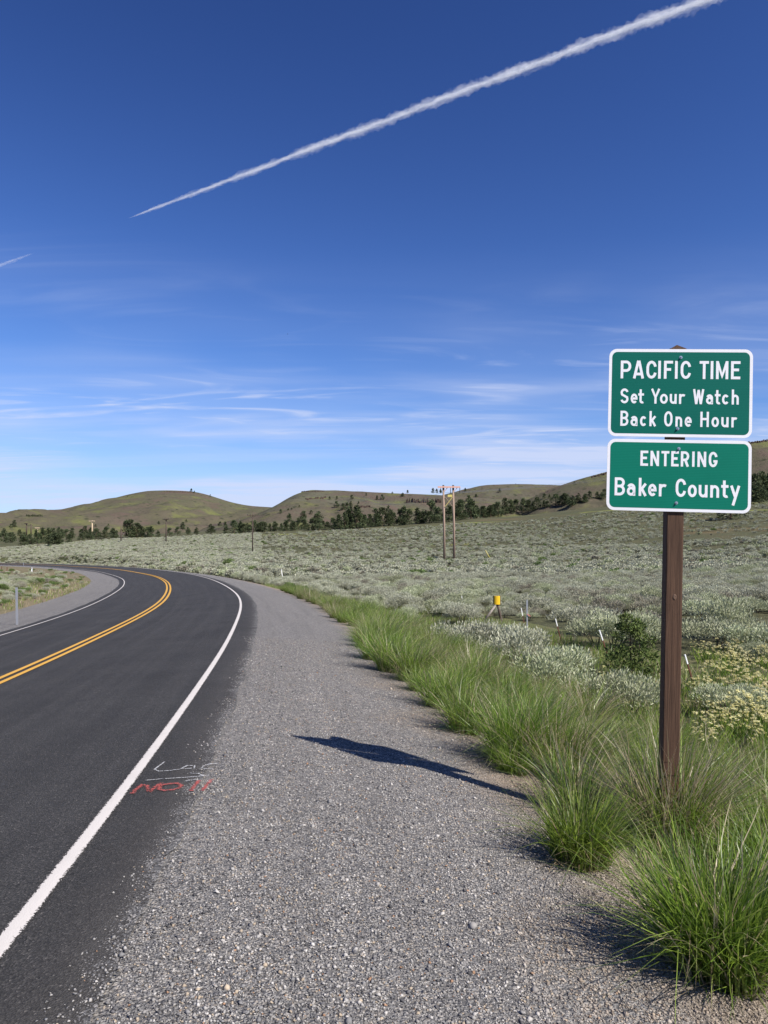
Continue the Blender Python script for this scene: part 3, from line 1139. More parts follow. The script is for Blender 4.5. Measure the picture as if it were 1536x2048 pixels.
def panel(top_py, hh_u, lines, bolts, green):
    """a sign panel; lettering units run right and down from the panel's top left corner"""
    W = 1245 * UNIT / (math.cos(SIGN_YAW) + math.sin(-SIGN_YAW) * 0.38) / 1.012
    Hh = hh_u * UNIT
    ux = W / 1245.0
    top = EYE + (HOR - top_py) / FPX * SIGN_Y - base_z
    yb = -h - 0.010               # back of the panel
    yf = yb - 0.004
    x0 = -W / 2 + 0.012

    def P(u, v, y):
        return (x0 + u * ux, y, top - v * UNIT)
    out = rrect(1245, hh_u, 68)
    n = len(out)
    mb = MB()
    mb.add([P(u, v, yf) for u, v in out] + [P(u, v, yb) for u, v in out],
           [tuple(range(n)), tuple(reversed(range(n, 2 * n)))] + [(k, n + k, n + (k + 1) % n, (k + 1) % n) for k in range(n)])
    po = mb.build('sign_panel', [M_WHITE], sign)
    po.data.materials.append(M_ALU)
    po.data.polygons[1].material_index = 1
    # green field inside the white border
    mb = MB()
    inn = [(26 + u, 26 + v) for u, v in rrect(1245 - 52, hh_u - 52, 46)]
    n = len(inn)
    y1 = yf - 0.0006
    mb.add([P(u, v, y1) for u, v in inn] + [P(u, v, yf + .001) for u, v in inn],
           [tuple(range(n))] + [(k, n + k, n + (k + 1) % n, (k + 1) % n) for k in range(n)])
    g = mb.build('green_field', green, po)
    for text, base_v, H, w, X in lines:
        st = 0
        for ch, a, b2 in text:
            mb = MB()
            for pts in glyph(ch, a - 160, b2 - 160, H, w, X):
                L_, R2 = ribbon(pts, w)
                yy = y1 - 0.0006 - 0.00006 * (st % 5)
                st += 1
                vs = [P(p.x, base_v - p.y, yy) for p in L_] + [P(p.x, base_v - p.y, yy) for p in R2]
                m_ = len(L_)
                mb.add(vs, [(k, m_ + k, m_ + k + 1, k + 1) for k in range(m_ - 1)])
            mb.build('letter', M_WHITE, po)
    for u, v in bolts:
        c = Vector(P(u - 160, v, y1))
        mb = MB()
        mb.tube([c + Vector((0, 0.001, 0)), c + Vector((0, -0.0025, 0))], 0.0115, 14)
        mb.tube([c + Vector((0, -0.0024, 0)), c + Vector((0, -0.009, 0))], 0.0075, 6)
        mb.tube([c + Vector((0, -0.009, 0)), c + Vector((0, -0.014, 0))], 0.0042, 8)
        mb.build('bolt', MAT['bolt'], po)
    return po


L1 = [('P', 262, 354), ('A', 370, 468), ('C', 487, 577), ('I', 590, 613), ('F', 640, 718), ('I', 735, 760), ('C', 785, 875), ('T', 948, 1028), ('I', 1043, 1067), ('M', 1090, 1195), ('E', 1218, 1298)]
L2 = [('S', 265, 335), ('e', 355, 414), ('t', 420, 470), ('Y', 530, 612), ('o', 610, 678), ('u', 695, 755), ('r', 775, 828), ('W', 895, 992), ('a', 1008, 1068), ('t', 1083, 1132), ('c', 1145, 1205), ('h', 1228, 1288)]
L3 = [('B', 268, 338), ('a', 357, 418), ('c', 440, 498), ('k', 522, 582), ('O', 650, 722), ('n', 748, 806), ('e', 828, 888), ('H', 962, 1035), ('o', 1058, 1122), ('u', 1142, 1204), ('r', 1228, 1277)]
L4 = [('E', 450, 517), ('N', 537, 612), ('T', 632, 700), ('E', 717, 782), ('R', 800, 872), ('I', 897, 919), ('N', 943, 1018), ('G', 1040, 1115)]
L5 = [('B', 230, 320), ('a', 337, 411), ('k', 440, 512), ('e', 522, 595), ('r', 615, 680), ('C', 760, 850), ('o', 865, 942), ('u', 958, 1034), ('n', 1057, 1133), ('t', 1150, 1212), ('y', 1225, 1313)]
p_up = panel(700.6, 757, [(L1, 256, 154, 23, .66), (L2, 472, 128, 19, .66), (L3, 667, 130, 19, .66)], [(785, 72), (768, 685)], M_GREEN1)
tag(p_up, 'upper green panel reading PACIFIC TIME Set Your Watch Back One Hour')
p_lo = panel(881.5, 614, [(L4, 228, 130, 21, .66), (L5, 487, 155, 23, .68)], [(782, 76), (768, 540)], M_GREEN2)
tag(p_lo, 'lower green panel reading ENTERING Baker County')

# ------------------------------------------------------------------ spray marks on the paving
def spray(name, strokes, mat, w, label):
    V, Fq, E = [], [], []
    for pts in strokes:
        P3 = [at(px, py) for px, py in pts]
        dens = []
        for a, b in zip(P3[:-1], P3[1:]):
            for k in range(5):
                dens.append(a.lerp(b, k / 5))
        dens.append(P3[-1])
        L_, R2 = ribbon([(p.x, p.y) for p in dens], w)
        b0 = len(V)
        m_ = len(L_)
        for row, e in ((L_, 1.0), (None, 0.0), (R2, 1.0)):
            for i in range(m_):
                q = (L_[i] + R2[i]) / 2 if row is None else row[i]
                s_, d_ = road_sd([q.x], [q.y])
                V.append((q.x, q.y, float(profile(s_, d_)[0]) + 0.0195 + 0.0007 * len(Fq) / 60))
                E.append(e)
        for i in range(m_ - 1):
            Fq.append((b0 + i, b0 + m_ + i, b0 + m_ + i + 1, b0 + i + 1))
            Fq.append((b0 + m_ + i, b0 + 2 * m_ + i, b0 + 2 * m_ + i + 1, b0 + m_ + i + 1))
    o = mobj(name, mesh_np(name, V, np.array(Fq), [mat], attrs={'e': E}))
    tag(o, label, 'road marking')


k_ = 300 / 1536


def cr(lst):
    return [(220 + a * k_, 1480 + b * k_) for a, b in lst]


spray('spray_mark', [cr([(225, 575), (260, 535), (330, 485), (375, 490), (395, 545), (415, 550), (470, 500), (530, 462)]),
                     cr([(520, 480), (500, 530)]), cr([(500, 530), (560, 545), (650, 535), (720, 510), (730, 490), (690, 470), (600, 475), (520, 490)]),
                     cr([(915, 440), (880, 480), (825, 550)]), cr([(1045, 430), (1000, 480), (945, 548)])],
      MAT['red_spray'], 0.062, 'red spray painted survey letters on the asphalt beside the white edge line')
spray('chalk_mark', [cr([(560, 245), (500, 290), (455, 325), (500, 343), (600, 338), (720, 322), (790, 285), (870, 285), (860, 312), (740, 318)]),
                     cr([(1105, 265), (1040, 265), (960, 290), (930, 318), (1000, 318), (1060, 322)]),
                     cr([(365, 440), (520, 425), (740, 412), (880, 400), (1010, 390)]), cr([(820, 365), (900, 370), (960, 395)]), cr([(770, 448), (880, 428)])],
      MAT['white_spray'], 0.026, 'thin white chalky scrawl on the asphalt above the red letters')

# ------------------------------------------------------------------ loose gravel
def stones(name, n, s0, s1, d0, d1, size, pw=1.6, tan=False):
    u = rng.random(n)
    s = s0 + (s1 - s0) * u ** pw
    d = d0 + (d1 - d0) * rng.random(n)
    if not tan:
        keep = rng.random(n) < np.clip((d - 0.36 + .26 * fbm(s * 1.0, d * 1.5, 3)) / 0.40, 0, 1) ** 1.3
        s, d = s[keep], d[keep]
    n = len(s)
    x, y = road_xy(s, d)
    z = profile(s, d) + np.where(d < .56, .012, 0)
    base = np.array([(1, 0, 0), (0.2, 1, 0), (-0.9, 0.25, 0), (-.1, -1, 0), (.1, .05, .8), (0, 0, -.6)], float)
    fc = np.array([(0, 1, 4), (1, 2, 4), (2, 3, 4), (3, 0, 4), (1, 0, 5), (2, 1, 5), (3, 2, 5), (0, 3, 5)])
    sz = size * np.exp(rng.normal(0, .40, n))
    a = rng.random(n) * 2 * math.pi
    V = base[None] * (1 + .35 * (rng.random((n, 6, 3)) - .5))
    V = V * sz[:, None, None] * np.stack([np.ones(n), .6 + .4 * rng.random(n), .4 + .5 * rng.random(n)], 1)[:, None]
    ca, sa = np.cos(a)[:, None], np.sin(a)[:, None]
    tilt = (rng.random((n, 2)) - .5) * .9
    vx = V[..., 0] * ca - V[..., 1] * sa
    vy = V[..., 0] * sa + V[..., 1] * ca
    vz = V[..., 2] + vx * tilt[:, :1] + vy * tilt[:, 1:]
    P = np.stack([vx + x[:, None], vy + y[:, None], vz + (z + sz * .22)[:, None]], -1).reshape(-1, 3)
    F = (fc[None] + (np.arange(n) * 6)[:, None, None]).reshape(-1, 3)
    g = rng.random(n)
    pal = np.array([(.07, .068, .07), (.125, .12, .122), (.195, .19, .186), (.285, .270, .252), (.385, .362, .335), (.45, .425, .395), (.35, .285, .21), (.30, .18, .11)])
    c = pal[rng.choice(8, n, p=[.10, .18, .23, .23, .155, .03, .06, .015])] * (.85 + .3 * g)[:, None]
    if tan:
        c = c * .5 + np.array([.26, .20, .145]) * .5
    trk = fbm(d * 3.2 + 4, s * .10, 3)          # packed wheel tracks and dusty fines
    c = c * (1 + .28 * trk + .16 * fbm(s * .9, d * .9 + 7, 3))[:, None]
    tm = (.68 * sstep(2.25, 3.2, d + .9 * fbm(s * .8, d * .8 + 2, 3)))[:, None]     # tan dirt towards the tussocks
    c = c * (1 - tm) + np.array([.30, .235, .17]) * (.6 + .8 * g)[:, None] * tm
    c = np.repeat(c, 6, 0)
    return mesh_np(name, P, F, [M_STONE], False, c)


t = NT('stone')
M_STONE = t.done(t.bsdf(t.n('ShaderNodeAttribute', attribute_name='col').outputs[0], 0.85, None, 0.25))
o = mobj('gravel', stones('gravel', 215000, 1.6, 17.0, 0.25, 3.8, 0.0056, 2.2))
tag(o, 'loose grey gravel stones covering the road shoulder', 'gravel', kind='stuff')


# ------------------------------------------------------------------ plants
def blades(n, radius, hmin, hmax, width, lean, seg=4, straw=0.2, greens=None, dirx=0.25, diry=0.0, fan=1.0):
    """tuft of grass blades at the origin -> V, F lists, colour"""
    r = radius * np.sqrt(rng.random(n))
    a = rng.random(n) * 2 * math.pi
    bx, by = r * np.cos(a), r * np.sin(a)
    az = a + rng.normal(0, .6, n)
    L = hmin + (hmax - hmin) * rng.random(n) ** .8
    ln = lean * (.25 + 1.0 * rng.random(n)) * fan * (.45 + .75 * r / radius)
    dx = np.cos(az) * ln + dirx * rng.random(n)
    dy = np.sin(az) * ln + diry * rng.random(n)
    droop = (.25 + .9 * rng.random(n)) * ln
    w = width * (.6 + .8 * rng.random(n))
    isd = rng.random(n) < straw
    V = []
    brk = rng.random(n) < .16                # some blades are bent over or broken
    kx, ky = rng.normal(0, .35, n) * brk, rng.normal(0, .35, n) * brk
    sway, swx = rng.normal(0, .05, n), rng.random(n) * 6.28
    fa = rng.random(n) * math.pi
    sx, sy = np.cos(fa), np.sin(fa)
    for k in range(seg + 1):
        t = k / seg
        ox = bx + dx * L * (t ** 1.5)
        oy = by + dy * L * (t ** 1.5)
        oz = L * (t - .52 * droop * t ** 2.4)
        if t > .5:
            ox = ox + kx * L * (t - .5) * 2
            oy = oy + ky * L * (t - .5) * 2
            oz = np.where(brk, L * .5 - L * (t - .5) * .35, oz)
        ox = ox + sway * L * np.sin(t * 5 + swx)
        oy = oy + sway * L * np.cos(t * 4 + swx)
        ww = w * (1 - t) ** .7 * .5 if k < seg else w * 0
        if k < seg:
            V.append(np.stack([ox - sx * ww, oy - sy * ww, oz], 1))
            V.append(np.stack([ox + sx * ww, oy + sy * ww, oz], 1))
        else:
            V.append(np.stack([ox, oy, oz], 1))
    nv = 2 * seg + 1
    V = np.stack(V, 1)
    q = np.array([(2 * k, 2 * k + 1, 2 * k + 3, 2 * k + 2) for k in range(seg - 1)])
    tr = np.array([(2 * seg - 2, 2 * seg - 1, 2 * seg)])
    off = (np.arange(n) * nv)[:, None, None]
    Fq = (q[None] + off).reshape(-1, 4)
    Ft = (tr[None] + off).reshape(-1, 3)
    if greens is None:
        greens = [(.085, .15, .016), (.15, .235, .024), (.25, .335, .055), (.12, .19, .03)]
    G = np.array(greens)
    c = G[rng.integers(0, len(G), n)] * (.8 + .45 * rng.random((n, 1)))
    st = np.array([(.42, .34, .21), (.52, .44, .30), (.34, .27, .16)])[rng.integers(0, 3, n)]
    c = np.where(isd[:, None], st, c)
    C = np.repeat(c[:, None], nv, 1)
    # older blades are straw-coloured at their foot or tip
    tip = rng.random(n) < .22
    C[tip, -1] = st[tip]
    C[tip, -2] = st[tip] * .6 + c[tip] * .4
    foot = rng.random(n) < .5
    C[foot, :2] = (st[foot] * .55 + c[foot] * .3)[:, None]
    return V.reshape(-1, 3), [Fq, Ft], C.reshape(-1, 3)


def join(parts):
    V, C, Fq, Ft = [], [], [], []
    b = 0
    for v, f, c in parts:
        V.append(v)
        C.append(c)
        for a in f:
            (Fq if a.shape[1] == 4 else Ft).append(a + b)
        b += len(v)
    out = []
    if Fq:
        out.append(np.concatenate(Fq))
    if Ft:
        out.append(np.concatenate(Ft))
    return np.concatenate(V), out, np.concatenate(C)


def clump_mesh(name, n, radius, h0, h1, w, lean, straw, dirx=.22, diry=.05):
    a = blades(int(n * .8), radius, h0, h1, w, lean, 5, straw, dirx=dirx, diry=diry)
    b = blades(int(n * .2), radius * 1.05, h0 * .25, h0 * .7, w * .9, lean * 1.7, 4, .55, dirx=.05)
    V, F, C = join([a, b])
    return mesh_np(name, V, F, [M_GRASS], False, C)


CL = [clump_mesh('grass_clump', 820, .17, .30, .80, .0092, .85, .06 + .05 * (k % 3)) for k in range(6)]
CLS = [clump_mesh('grass_clump_dry', 760, .18, .30, .80, .0085, .9, .38) for k in range(3)]


def place(name, me, x, y, rz, sc, label, cat, group, dz=0.0, zv=None):
    z = gz(x, y) if zv is None else zv
    o = mobj(name, me, None, (x, y, z + dz), (0, 0, rz), sc if isinstance(sc, tuple) else (sc, sc, sc))
    return tag(o, label, cat, group)


def hero(px, py, h, n, rad_, label, straw=.08, w=.0085, lean=.6, dirx=.2):
    p = at(px, py)
    me = clump_mesh('grass_clump', n, rad_, h * .55, h, w, lean, straw, dirx)
    return place('grass_clump', me, p.x, p.y, 0, 1.0, label, 'grass clump', None, -.01, p.z)


hero(1440, 1945, .78, 1700, .20, 'wide bright green bunchgrass clump spilling onto gravel well in front of the sign post', .08, .0105, .8, .05)
hero(1160, 1725, .60, 950, .15, 'small rounded green bunchgrass clump at gravel edge where the post shadow begins', .08, .0092, .85)
hero(1035, 1528, .92, 1500, .22, 'tall full bunchgrass clump with straw base beside the long sign shadow', .12, .0090, .75)
hero(1345, 1704, 1.08, 1300, .22, 'bunchgrass clump with dry curled straw hugging the foot of the sign post', .42, .0085, .65)
hero(1530, 1760, .80, 1200, .22, 'dense green bunchgrass clump right of the sign post, behind the wide clump', .09, .0095, .8, -.1)

G_CL = 'bunchgrass clumps along the gravel edge'
LAB_G = 'green bunchgrass clump in the row lining the gravel shoulder'
LAB_D = 'straw streaked bunchgrass clump in the row behind the gravel edge'
ncl = 0
for row, (d0, s0, gap, s_end) in enumerate(((3.25, 6.9, .78, 48), (3.85, 5.9, .80, 46), (4.5, 4.6, .85, 42), (5.2, 3.4, .95, 36), (5.9, 3.2, 1.1, 30))):
    s = s0
    while s < s_end and ncl < 280:
        d = d0 + rng.normal(0, .16) + .30 * float(fbm(s * .35, row * 3.1, 2))
        x, y = road_xy(s, d)
        x, y = float(x), float(y)
        ok = True
        for hx, hy, rr in ((base_xy[0], base_xy[1], .22), (at(1030, 1528).x, at(1030, 1528).y, .40), (at(1145, 1728).x, at(1145, 1728).y, .42), (at(1440, 1945).x, at(1440, 1945).y, .5)):
            if math.hypot(x - hx, y - hy) < rr:
                ok = False
        if ok:
            dry = rng.random() < (.12 if row == 0 else .5 if row < 3 else .3)
            me = CLS[rng.integers(0, 3)] if dry else CL[rng.integers(0, 6)]
            sc = rng.uniform(.62, 1.22) * (1.0 if s < 25 else .9)
            place('grass_clump', me, x, y, rng.uniform(-.9, .9), (sc, sc, sc * rng.uniform(.85, 1.1)), LAB_D if dry else LAB_G, 'grass clump', G_CL + (', dry' if dry else ''), -.01)
            ncl += 1
        s += gap * rng.uniform(.7, 1.4) * (1 + s / 60)
print('clumps', ncl)


def carpet(name, n, s0, s1, d0, d1, h0, h1, w, straw, pw, label, greens=None, seg=3):
    """one uncountable sheet of grass blades"""
    V, F, C = blades(n, .02, h0, h1, w, .5, seg, straw, greens, dirx=.1)
    nv = 2 * seg + 1
    s = s0 + (s1 - s0) * rng.random(n) ** pw
    d = d0 + (d1 - d0) * rng.random(n)
    # grow in patches
    keep = fbm(s * .5, d * .6, 3) > -.25 * np.ones(n)
    x, y = road_xy(s, d)
    z = ground(x, y)
    V = V.reshape(n, nv, 3) + np.stack([x, y, z], 1)[:, None]
    V[~keep] = V[~keep] * np.array([1, 1, 1]) - np.array([0, 0, 3.0])
    o = mobj(name, mesh_np(name, V.reshape(-1, 3), F, [M_GRASS], False, C))
    tag(o, label, 'grass', kind='stuff')


carpet('verge_grass', 98000, 1.5, 60, 3.5, 10.5, .12, .34, .012, .26, 1.5, 'low green and straw grass growing between the clumps and the fence line')
carpet('bank_grass', 30000, 12, 85, -30, -9.9, .12, .36, .028, .45, 1.2, 'green and tan grass growing on the bank inside the road bend')


# sagebrush ---------------------------------------------------------------
def sage_mesh(name, leaves, size, lobes, lw, ll, tone=0, woody=8):
    cs = []
    for k in range(lobes):
        a = rng.random() * 2 * math.pi
        r = .42 * math.sqrt(rng.random())
        cs.append((r * math.cos(a), r * math.sin(a), .30 + .22 * rng.random() - .25 * r, .17 + .13 * rng.random()))
    cs = np.array(cs)
    i = rng.integers(0, lobes, leaves)
    d = rng.normal(size=(leaves, 3))
    d /= np.linalg.norm(d, axis=1)[:, None]
    d[:, 2] = np.abs(d[:, 2]) * 1.0 - .25
    rr = cs[i, 3] * (.45 + .6 * rng.random(leaves))
    p = cs[i, :3] + d * rr[:, None]
    p[:, 2] = np.maximum(p[:, 2], .03)
    up = d * .7 + np.array([0, 0, 1.0]) + rng.normal(0, .40, (leaves, 3))
    up /= np.linalg.norm(up, axis=1)[:, None]
    sd = np.cross(up, rng.normal(size=(leaves, 3)))
    sd /= np.linalg.norm(sd, axis=1)[:, None]
    L = ll * (.6 + .8 * rng.random(leaves))[:, None]
    W = lw * (.6 + .8 * rng.random(leaves))[:, None]
    V = np.stack([p - sd * W * .35, p + sd * W * .35, p + up * L * .6 + sd * W * .6, p + up * L, p + up * L * .6 - sd * W * .6], 1)
    F = (np.arange(5)[None] + (np.arange(leaves) * 5)[:, None])
    pal = np.array([[(.365, .372, .27), (.42, .422, .315), (.285, .297, .205), (.485, .48, .375)],
                    [(.34, .37, .225), (.40, .42, .27), (.275, .305, .175), (.46, .465, .325)],
                    [(.29, .265, .205), (.33, .30, .235), (.235, .215, .165), (.27, .275, .19)],
                    [(.11, .17, .05), (.14, .20, .065), (.09, .14, .04), (.18, .22, .09)]][tone])
    c = pal[rng.integers(0, 4, leaves)] * (.8 + .4 * rng.random((leaves, 1)))
    C = np.repeat(c[:, None], 5, 1).reshape(-1, 3)
    parts = [(V.reshape(-1, 3), [F], C)]
    # grey woody stems
    if woody:
        Vs, Fs, Cs = [], [], []
        for k in range(woody):
            q = cs[k % lobes]
            a = np.array([q[0] * .15, q[1] * .15, -.05])
            b = np.array([q[0] * .8, q[1] * .8, q[2] * .9])
            w = .014
            for wv in (np.array([w, 0, 0]), np.array([0, w, 0])):
                b0 = len(Vs)
                Vs += [a - wv, a + wv, b + wv * .4, b - wv * .4]
                Fs.append((b0, b0 + 1, b0 + 2, b0 + 3))
                Cs += [(.13, .11, .095)] * 4
        parts.append((np.array(Vs), [np.array(Fs)], np.array(Cs)))
    V = np.concatenate([q[0] for q in parts]) * size
    C = np.concatenate([q[2] for q in parts])
    Fl = [F]
    if woody:
        Fl.append(parts[1][1][0] + leaves * 5)
    return mesh_np(name, V, Fl, [M_SAGE], False, C)


SAGE_N = [sage_mesh('sagebrush', 5200, 1.0, 15, .0095, .046, t_) for t_ in (0, 0, 1, 0, 2, 1)]
SAGE_F = [sage_mesh('sagebrush_far', 620, 1.0, 9, .050, .10, t_, 7) for t_ in (0, 0, 1, 0, 2, 3)]
GREEN_B = [sage_mesh('green_shrub', 1300, 1.0, 9, .022, .07, 3) for k in range(2)]

n = 90000
Yd = 9 + (430 - 9) * rng.random(n) ** 0.62
xr = (rng.random(n) * 1.24 - .62)
X = xr * Yd
S, D = road_sd(X, Yd)
okm = (D > np.where(Yd > 55, 4.2, 5.9) + 0.9 * rng.random(n)) & ((X / Yd > -.56) & (X / Yd < .56))
# bare and flowery patches
patch = fbm(X * .02, Yd * .035, 4)
dens = np.clip(.62 + 1.3 * patch, .08, 1) * np.clip(1.15 - Yd / 600, .4, 1)
# the right-hand slope is grassier
dens *= 1 - .55 * sstep(.18, .5, X / Yd) * sstep(55, 140, Yd)
dens = np.where((X / Yd < -.16) & (Yd > 90), np.maximum(dens, .9), dens)
okm &= rng.random(n) < dens
# thin out the far ones; leave the flowery hollow past the sign open
okm &= rng.random(n) < np.where(X / Yd < -.16, np.clip(190 / Yd, .6, 1), np.clip(105 / Yd, .42, 1))
okm &= ~((X / Yd > .385) & (Yd < 17) & (rng.random(n) < .85))
for px_, py_, hw in ((985, 1244, 1.1), (1054, 1278, .6), (1118, 1288, .7), (1389, 1378, .6), (1212, 1330, .6), (1262, 1352, .9), (888, 1122, .5), (908, 1122, .5)):
    q = at(px_, py_)
    lat = np.abs(X - q.x * Yd / q.y)
    okm &= ~((lat < hw) & (Yd < q.y + .6) & (Yd > q.y * .80))
X, Yd, D = X[okm], Yd[okm], D[okm]
order = np.argsort(np.hypot(X, Yd))
X, Yd, D = X[order], Yd[order], D[order]
# no two bushes on one spot, near the camera
kx, ky, kk = [], [], []
cell = {}
for i in range(len(X)):
    c = (int(X[i] // .8), int(Yd[i] // .8))
    if Yd[i] < 160:
        if any((c[0] + a, c[1] + b) in cell and (X[i] - cell[(c[0] + a, c[1] + b)][0]) ** 2 + (Yd[i] - cell[(c[0] + a, c[1] + b)][1]) ** 2 < .62 for a in (-1, 0, 1) for b in (-1, 0, 1)):
            continue
        cell[c] = (X[i], Yd[i])
    kk.append(i)
X, Yd, D = X[kk], Yd[kk], D[kk]
Z = ground(X, Yd)
print('sage', len(X))
SC = rng.uniform(.6, 1.45, len(X)) * (1 + .35 * (vnoise(X * .12, Yd * .12) - .5))
inview = (np.abs(X / Yd) < .52)
near = np.where(inview)[0][:195]
nearset = set(near.tolist())
first_near = {}
LAB_S = ['silver grey sagebrush bush in the field beyond the fence line', 'greenish sagebrush bush in the field beyond the fence line', 'brownish grey sagebrush bush in the field beyond the fence line']
TONE = (0, 0, 1, 0, 2, 1)
for i in near:
    v = int(rng.integers(0, 6))
    if Yd[i] < 24 and TONE[v] == 0 and rng.random() < .7:
        v = (2, 5, 4)[int(rng.integers(0, 3))]
    t_ = TONE[v]
    sc = SC[i] * 1.12
    place('sagebrush', SAGE_N[v], float(X[i]), float(Yd[i]), rng.uniform(0, 6.28), (sc * 1.1, sc * 1.1, sc * rng.uniform(.85, 1.15)), LAB_S[t_], 'sagebrush', 'sagebrush bushes nearest the fence, ' + ('silver', 'greenish', 'brownish')[t_], -.02, float(Z[i]))


def scatter(name, P, scale, rotz, idx, meshes, label, cat):
    """one stuff object: instances of a few small meshes on points"""
    me = bpy.data.meshes.new(name)
    me.vertices.add(len(P))
    me.vertices.foreach_set('co', np.asarray(P, np.float32).ravel())
    for nm, tp, val in (('scl', 'FLOAT', scale), ('rz', 'FLOAT', rotz)):
        a = me.attributes.new(nm, tp, 'POINT')
        a.data.foreach_set('value', np.asarray(val, np.float32))
    a = me.attributes.new('idx', 'INT', 'POINT')
    a.data.foreach_set('value', np.asarray(idx, np.int32))
    o = mobj(name, me)
    ng = bpy.data.node_groups.new(name, 'GeometryNodeTree')
    ng.interface.new_socket('Geometry', in_out='INPUT', socket_type='NodeSocketGeometry')
    ng.interface.new_socket('Geometry', in_out='OUTPUT', socket_type='NodeSocketGeometry')
    gi = ng.nodes.new('NodeGroupInput')
    go = ng.nodes.new('NodeGroupOutput')
    jn = ng.nodes.new('GeometryNodeJoinGeometry')
    # joined instances come out last-linked first: link in reverse
    for src in reversed(meshes):
        oi = ng.nodes.new('GeometryNodeObjectInfo')
        oi.inputs['Object'].default_value = src
        oi.inputs['As Instance'].default_value = True
        oi.transform_space = 'ORIGINAL'
        ng.links.new(oi.outputs['Geometry'], jn.inputs[0])
    ip = ng.nodes.new('GeometryNodeInstanceOnPoints')
    ng.links.new(gi.outputs[0], ip.inputs['Points'])
    ng.links.new(jn.outputs[0], ip.inputs['Instance'])
    ip.inputs['Pick Instance'].default_value = True

    def attr(nm, tp):
        q = ng.nodes.new('GeometryNodeInputNamedAttribute')
        q.data_type = tp
        q.inputs['Name'].default_value = nm
        return q.outputs[0]
    ng.links.new(attr('idx', 'INT'), ip.inputs['Instance Index'])
    cb = ng.nodes.new('ShaderNodeCombineXYZ')
    ng.links.new(attr('rz', 'FLOAT'), cb.inputs[2])
    e2r = ng.nodes.new('FunctionNodeEulerToRotation')
    ng.links.new(cb.outputs[0], e2r.inputs[0])
    ng.links.new(e2r.outputs[0], ip.inputs['Rotation'])
    ng.links.new(attr('scl', 'FLOAT'), ip.inputs['Scale'])
    ng.links.new(ip.outputs[0], go.inputs[0])
    md = o.modifiers.new('scatter', 'NODES')
    md.node_group = ng
    return tag(o, label, cat, kind='stuff')


# six small far bushes stand at the field's near edge and lend their shape to the scatter
far_src = []
rest = np.array([i for i in range(len(X)) if i not in nearset])
offv = np.where(~inview)[0]
for v in range(6):
    i = rest[-1 - v * 37]
    far_src.append(place('sagebrush', SAGE_F[v], float(X[i]), float(Yd[i]), 0, 1.0, 'tiny distant sagebrush bush near the dark tree line', 'sagebrush', 'distant sagebrush bushes', -.03, float(Z[i])))
mid = rest[np.hypot(X[rest], Yd[rest]) < 85]
midobj = [o for o in COL.objects if o.name.startswith('sagebrush') and o.data in SAGE_N]
src_mid = []
for m_ in SAGE_N:
    q = [o for o in midobj if o.data is m_]
    if q:
        src_mid.append(q[0])
far = rest[np.hypot(X[rest], Yd[rest]) >= 85]
allP = np.concatenate([rest])
idx = np.empty(len(rest), int)
isfar = np.hypot(X[rest], Yd[rest]) >= 85
g_ = rng.random(len(rest))
idx = np.where(g_ < .28, 0, np.where(g_ < .53, 1, np.where(g_ < .68, 2, np.where(g_ < .90, 3, np.where(g_ < .97, 4, 5)))))
idx = np.where(isfar, idx + len(src_mid), idx % len(src_mid))
P = np.stack([X[rest], Yd[rest], Z[rest] - .03], 1)
sc_far = SC[rest] * np.where(isfar, 1.2, 1.15)
scatter('sagebrush_field', P, sc_far, rng.random(len(rest)) * 6.28, idx, src_mid + far_src, 'grey green sagebrush covering the whole field out to the tree line', 'sagebrush')

# bushes on the bank inside the bend, and green shrubs there
nb = 0
for k in range(700):
    px = rng.uniform(-30, 168)
    py = 1137 + 109 * rng.random() ** 1.35
    p = at(px, py)
    s_, d_ = road_sd([p.x], [p.y])
    if d_[0] > -10.6 or p.y > 160 or nb > 150:
        continue
    nb += 1
    gsh = rng.random() < .38
    me = GREEN_B[rng.integers(0, 2)] if gsh else SAGE_N[rng.integers(0, 6)]
    sc = rng.uniform(.5, 1.0) * (1.0 if d_[0] < -12 else .6)
    place('shrub' if gsh else 'sagebrush', me, p.x, p.y, rng.uniform(0, 6.28), sc,
          'leafy green shrub growing on the bank inside the bend' if gsh else 'grey sagebrush bush growing on the bank inside the bend',
          'shrub' if gsh else 'sagebrush', 'green shrubs on the inner bank' if gsh else 'sagebrush on the inner bank', -.02)

# green tufts and shrubs where the verge meets the field farther along
for px, py, h_ in ((575, 1184, .8), (600, 1190, .8), (520, 1163, .7), (505, 1160, .7), (545, 1172, .6), (430, 1148, .9), (385, 1144, .9), (405, 1146, .8), (560, 1178, .7)):
    p = at(px, py)
    grey = px in (545, 560)
    place('shrub', SAGE_N[4] if grey else GREEN_B[px % 2], p.x, p.y, px * .7, (h_ * 1.1, h_ * 1.1, h_ * 1.2),
          'dry grey shrub at the far gravel edge' if grey else 'bright green shrub at the far gravel edge of the bend', 'shrub',
          'dry shrubs at the far edge' if grey else 'green shrubs at the far edge', -.02, p.z)


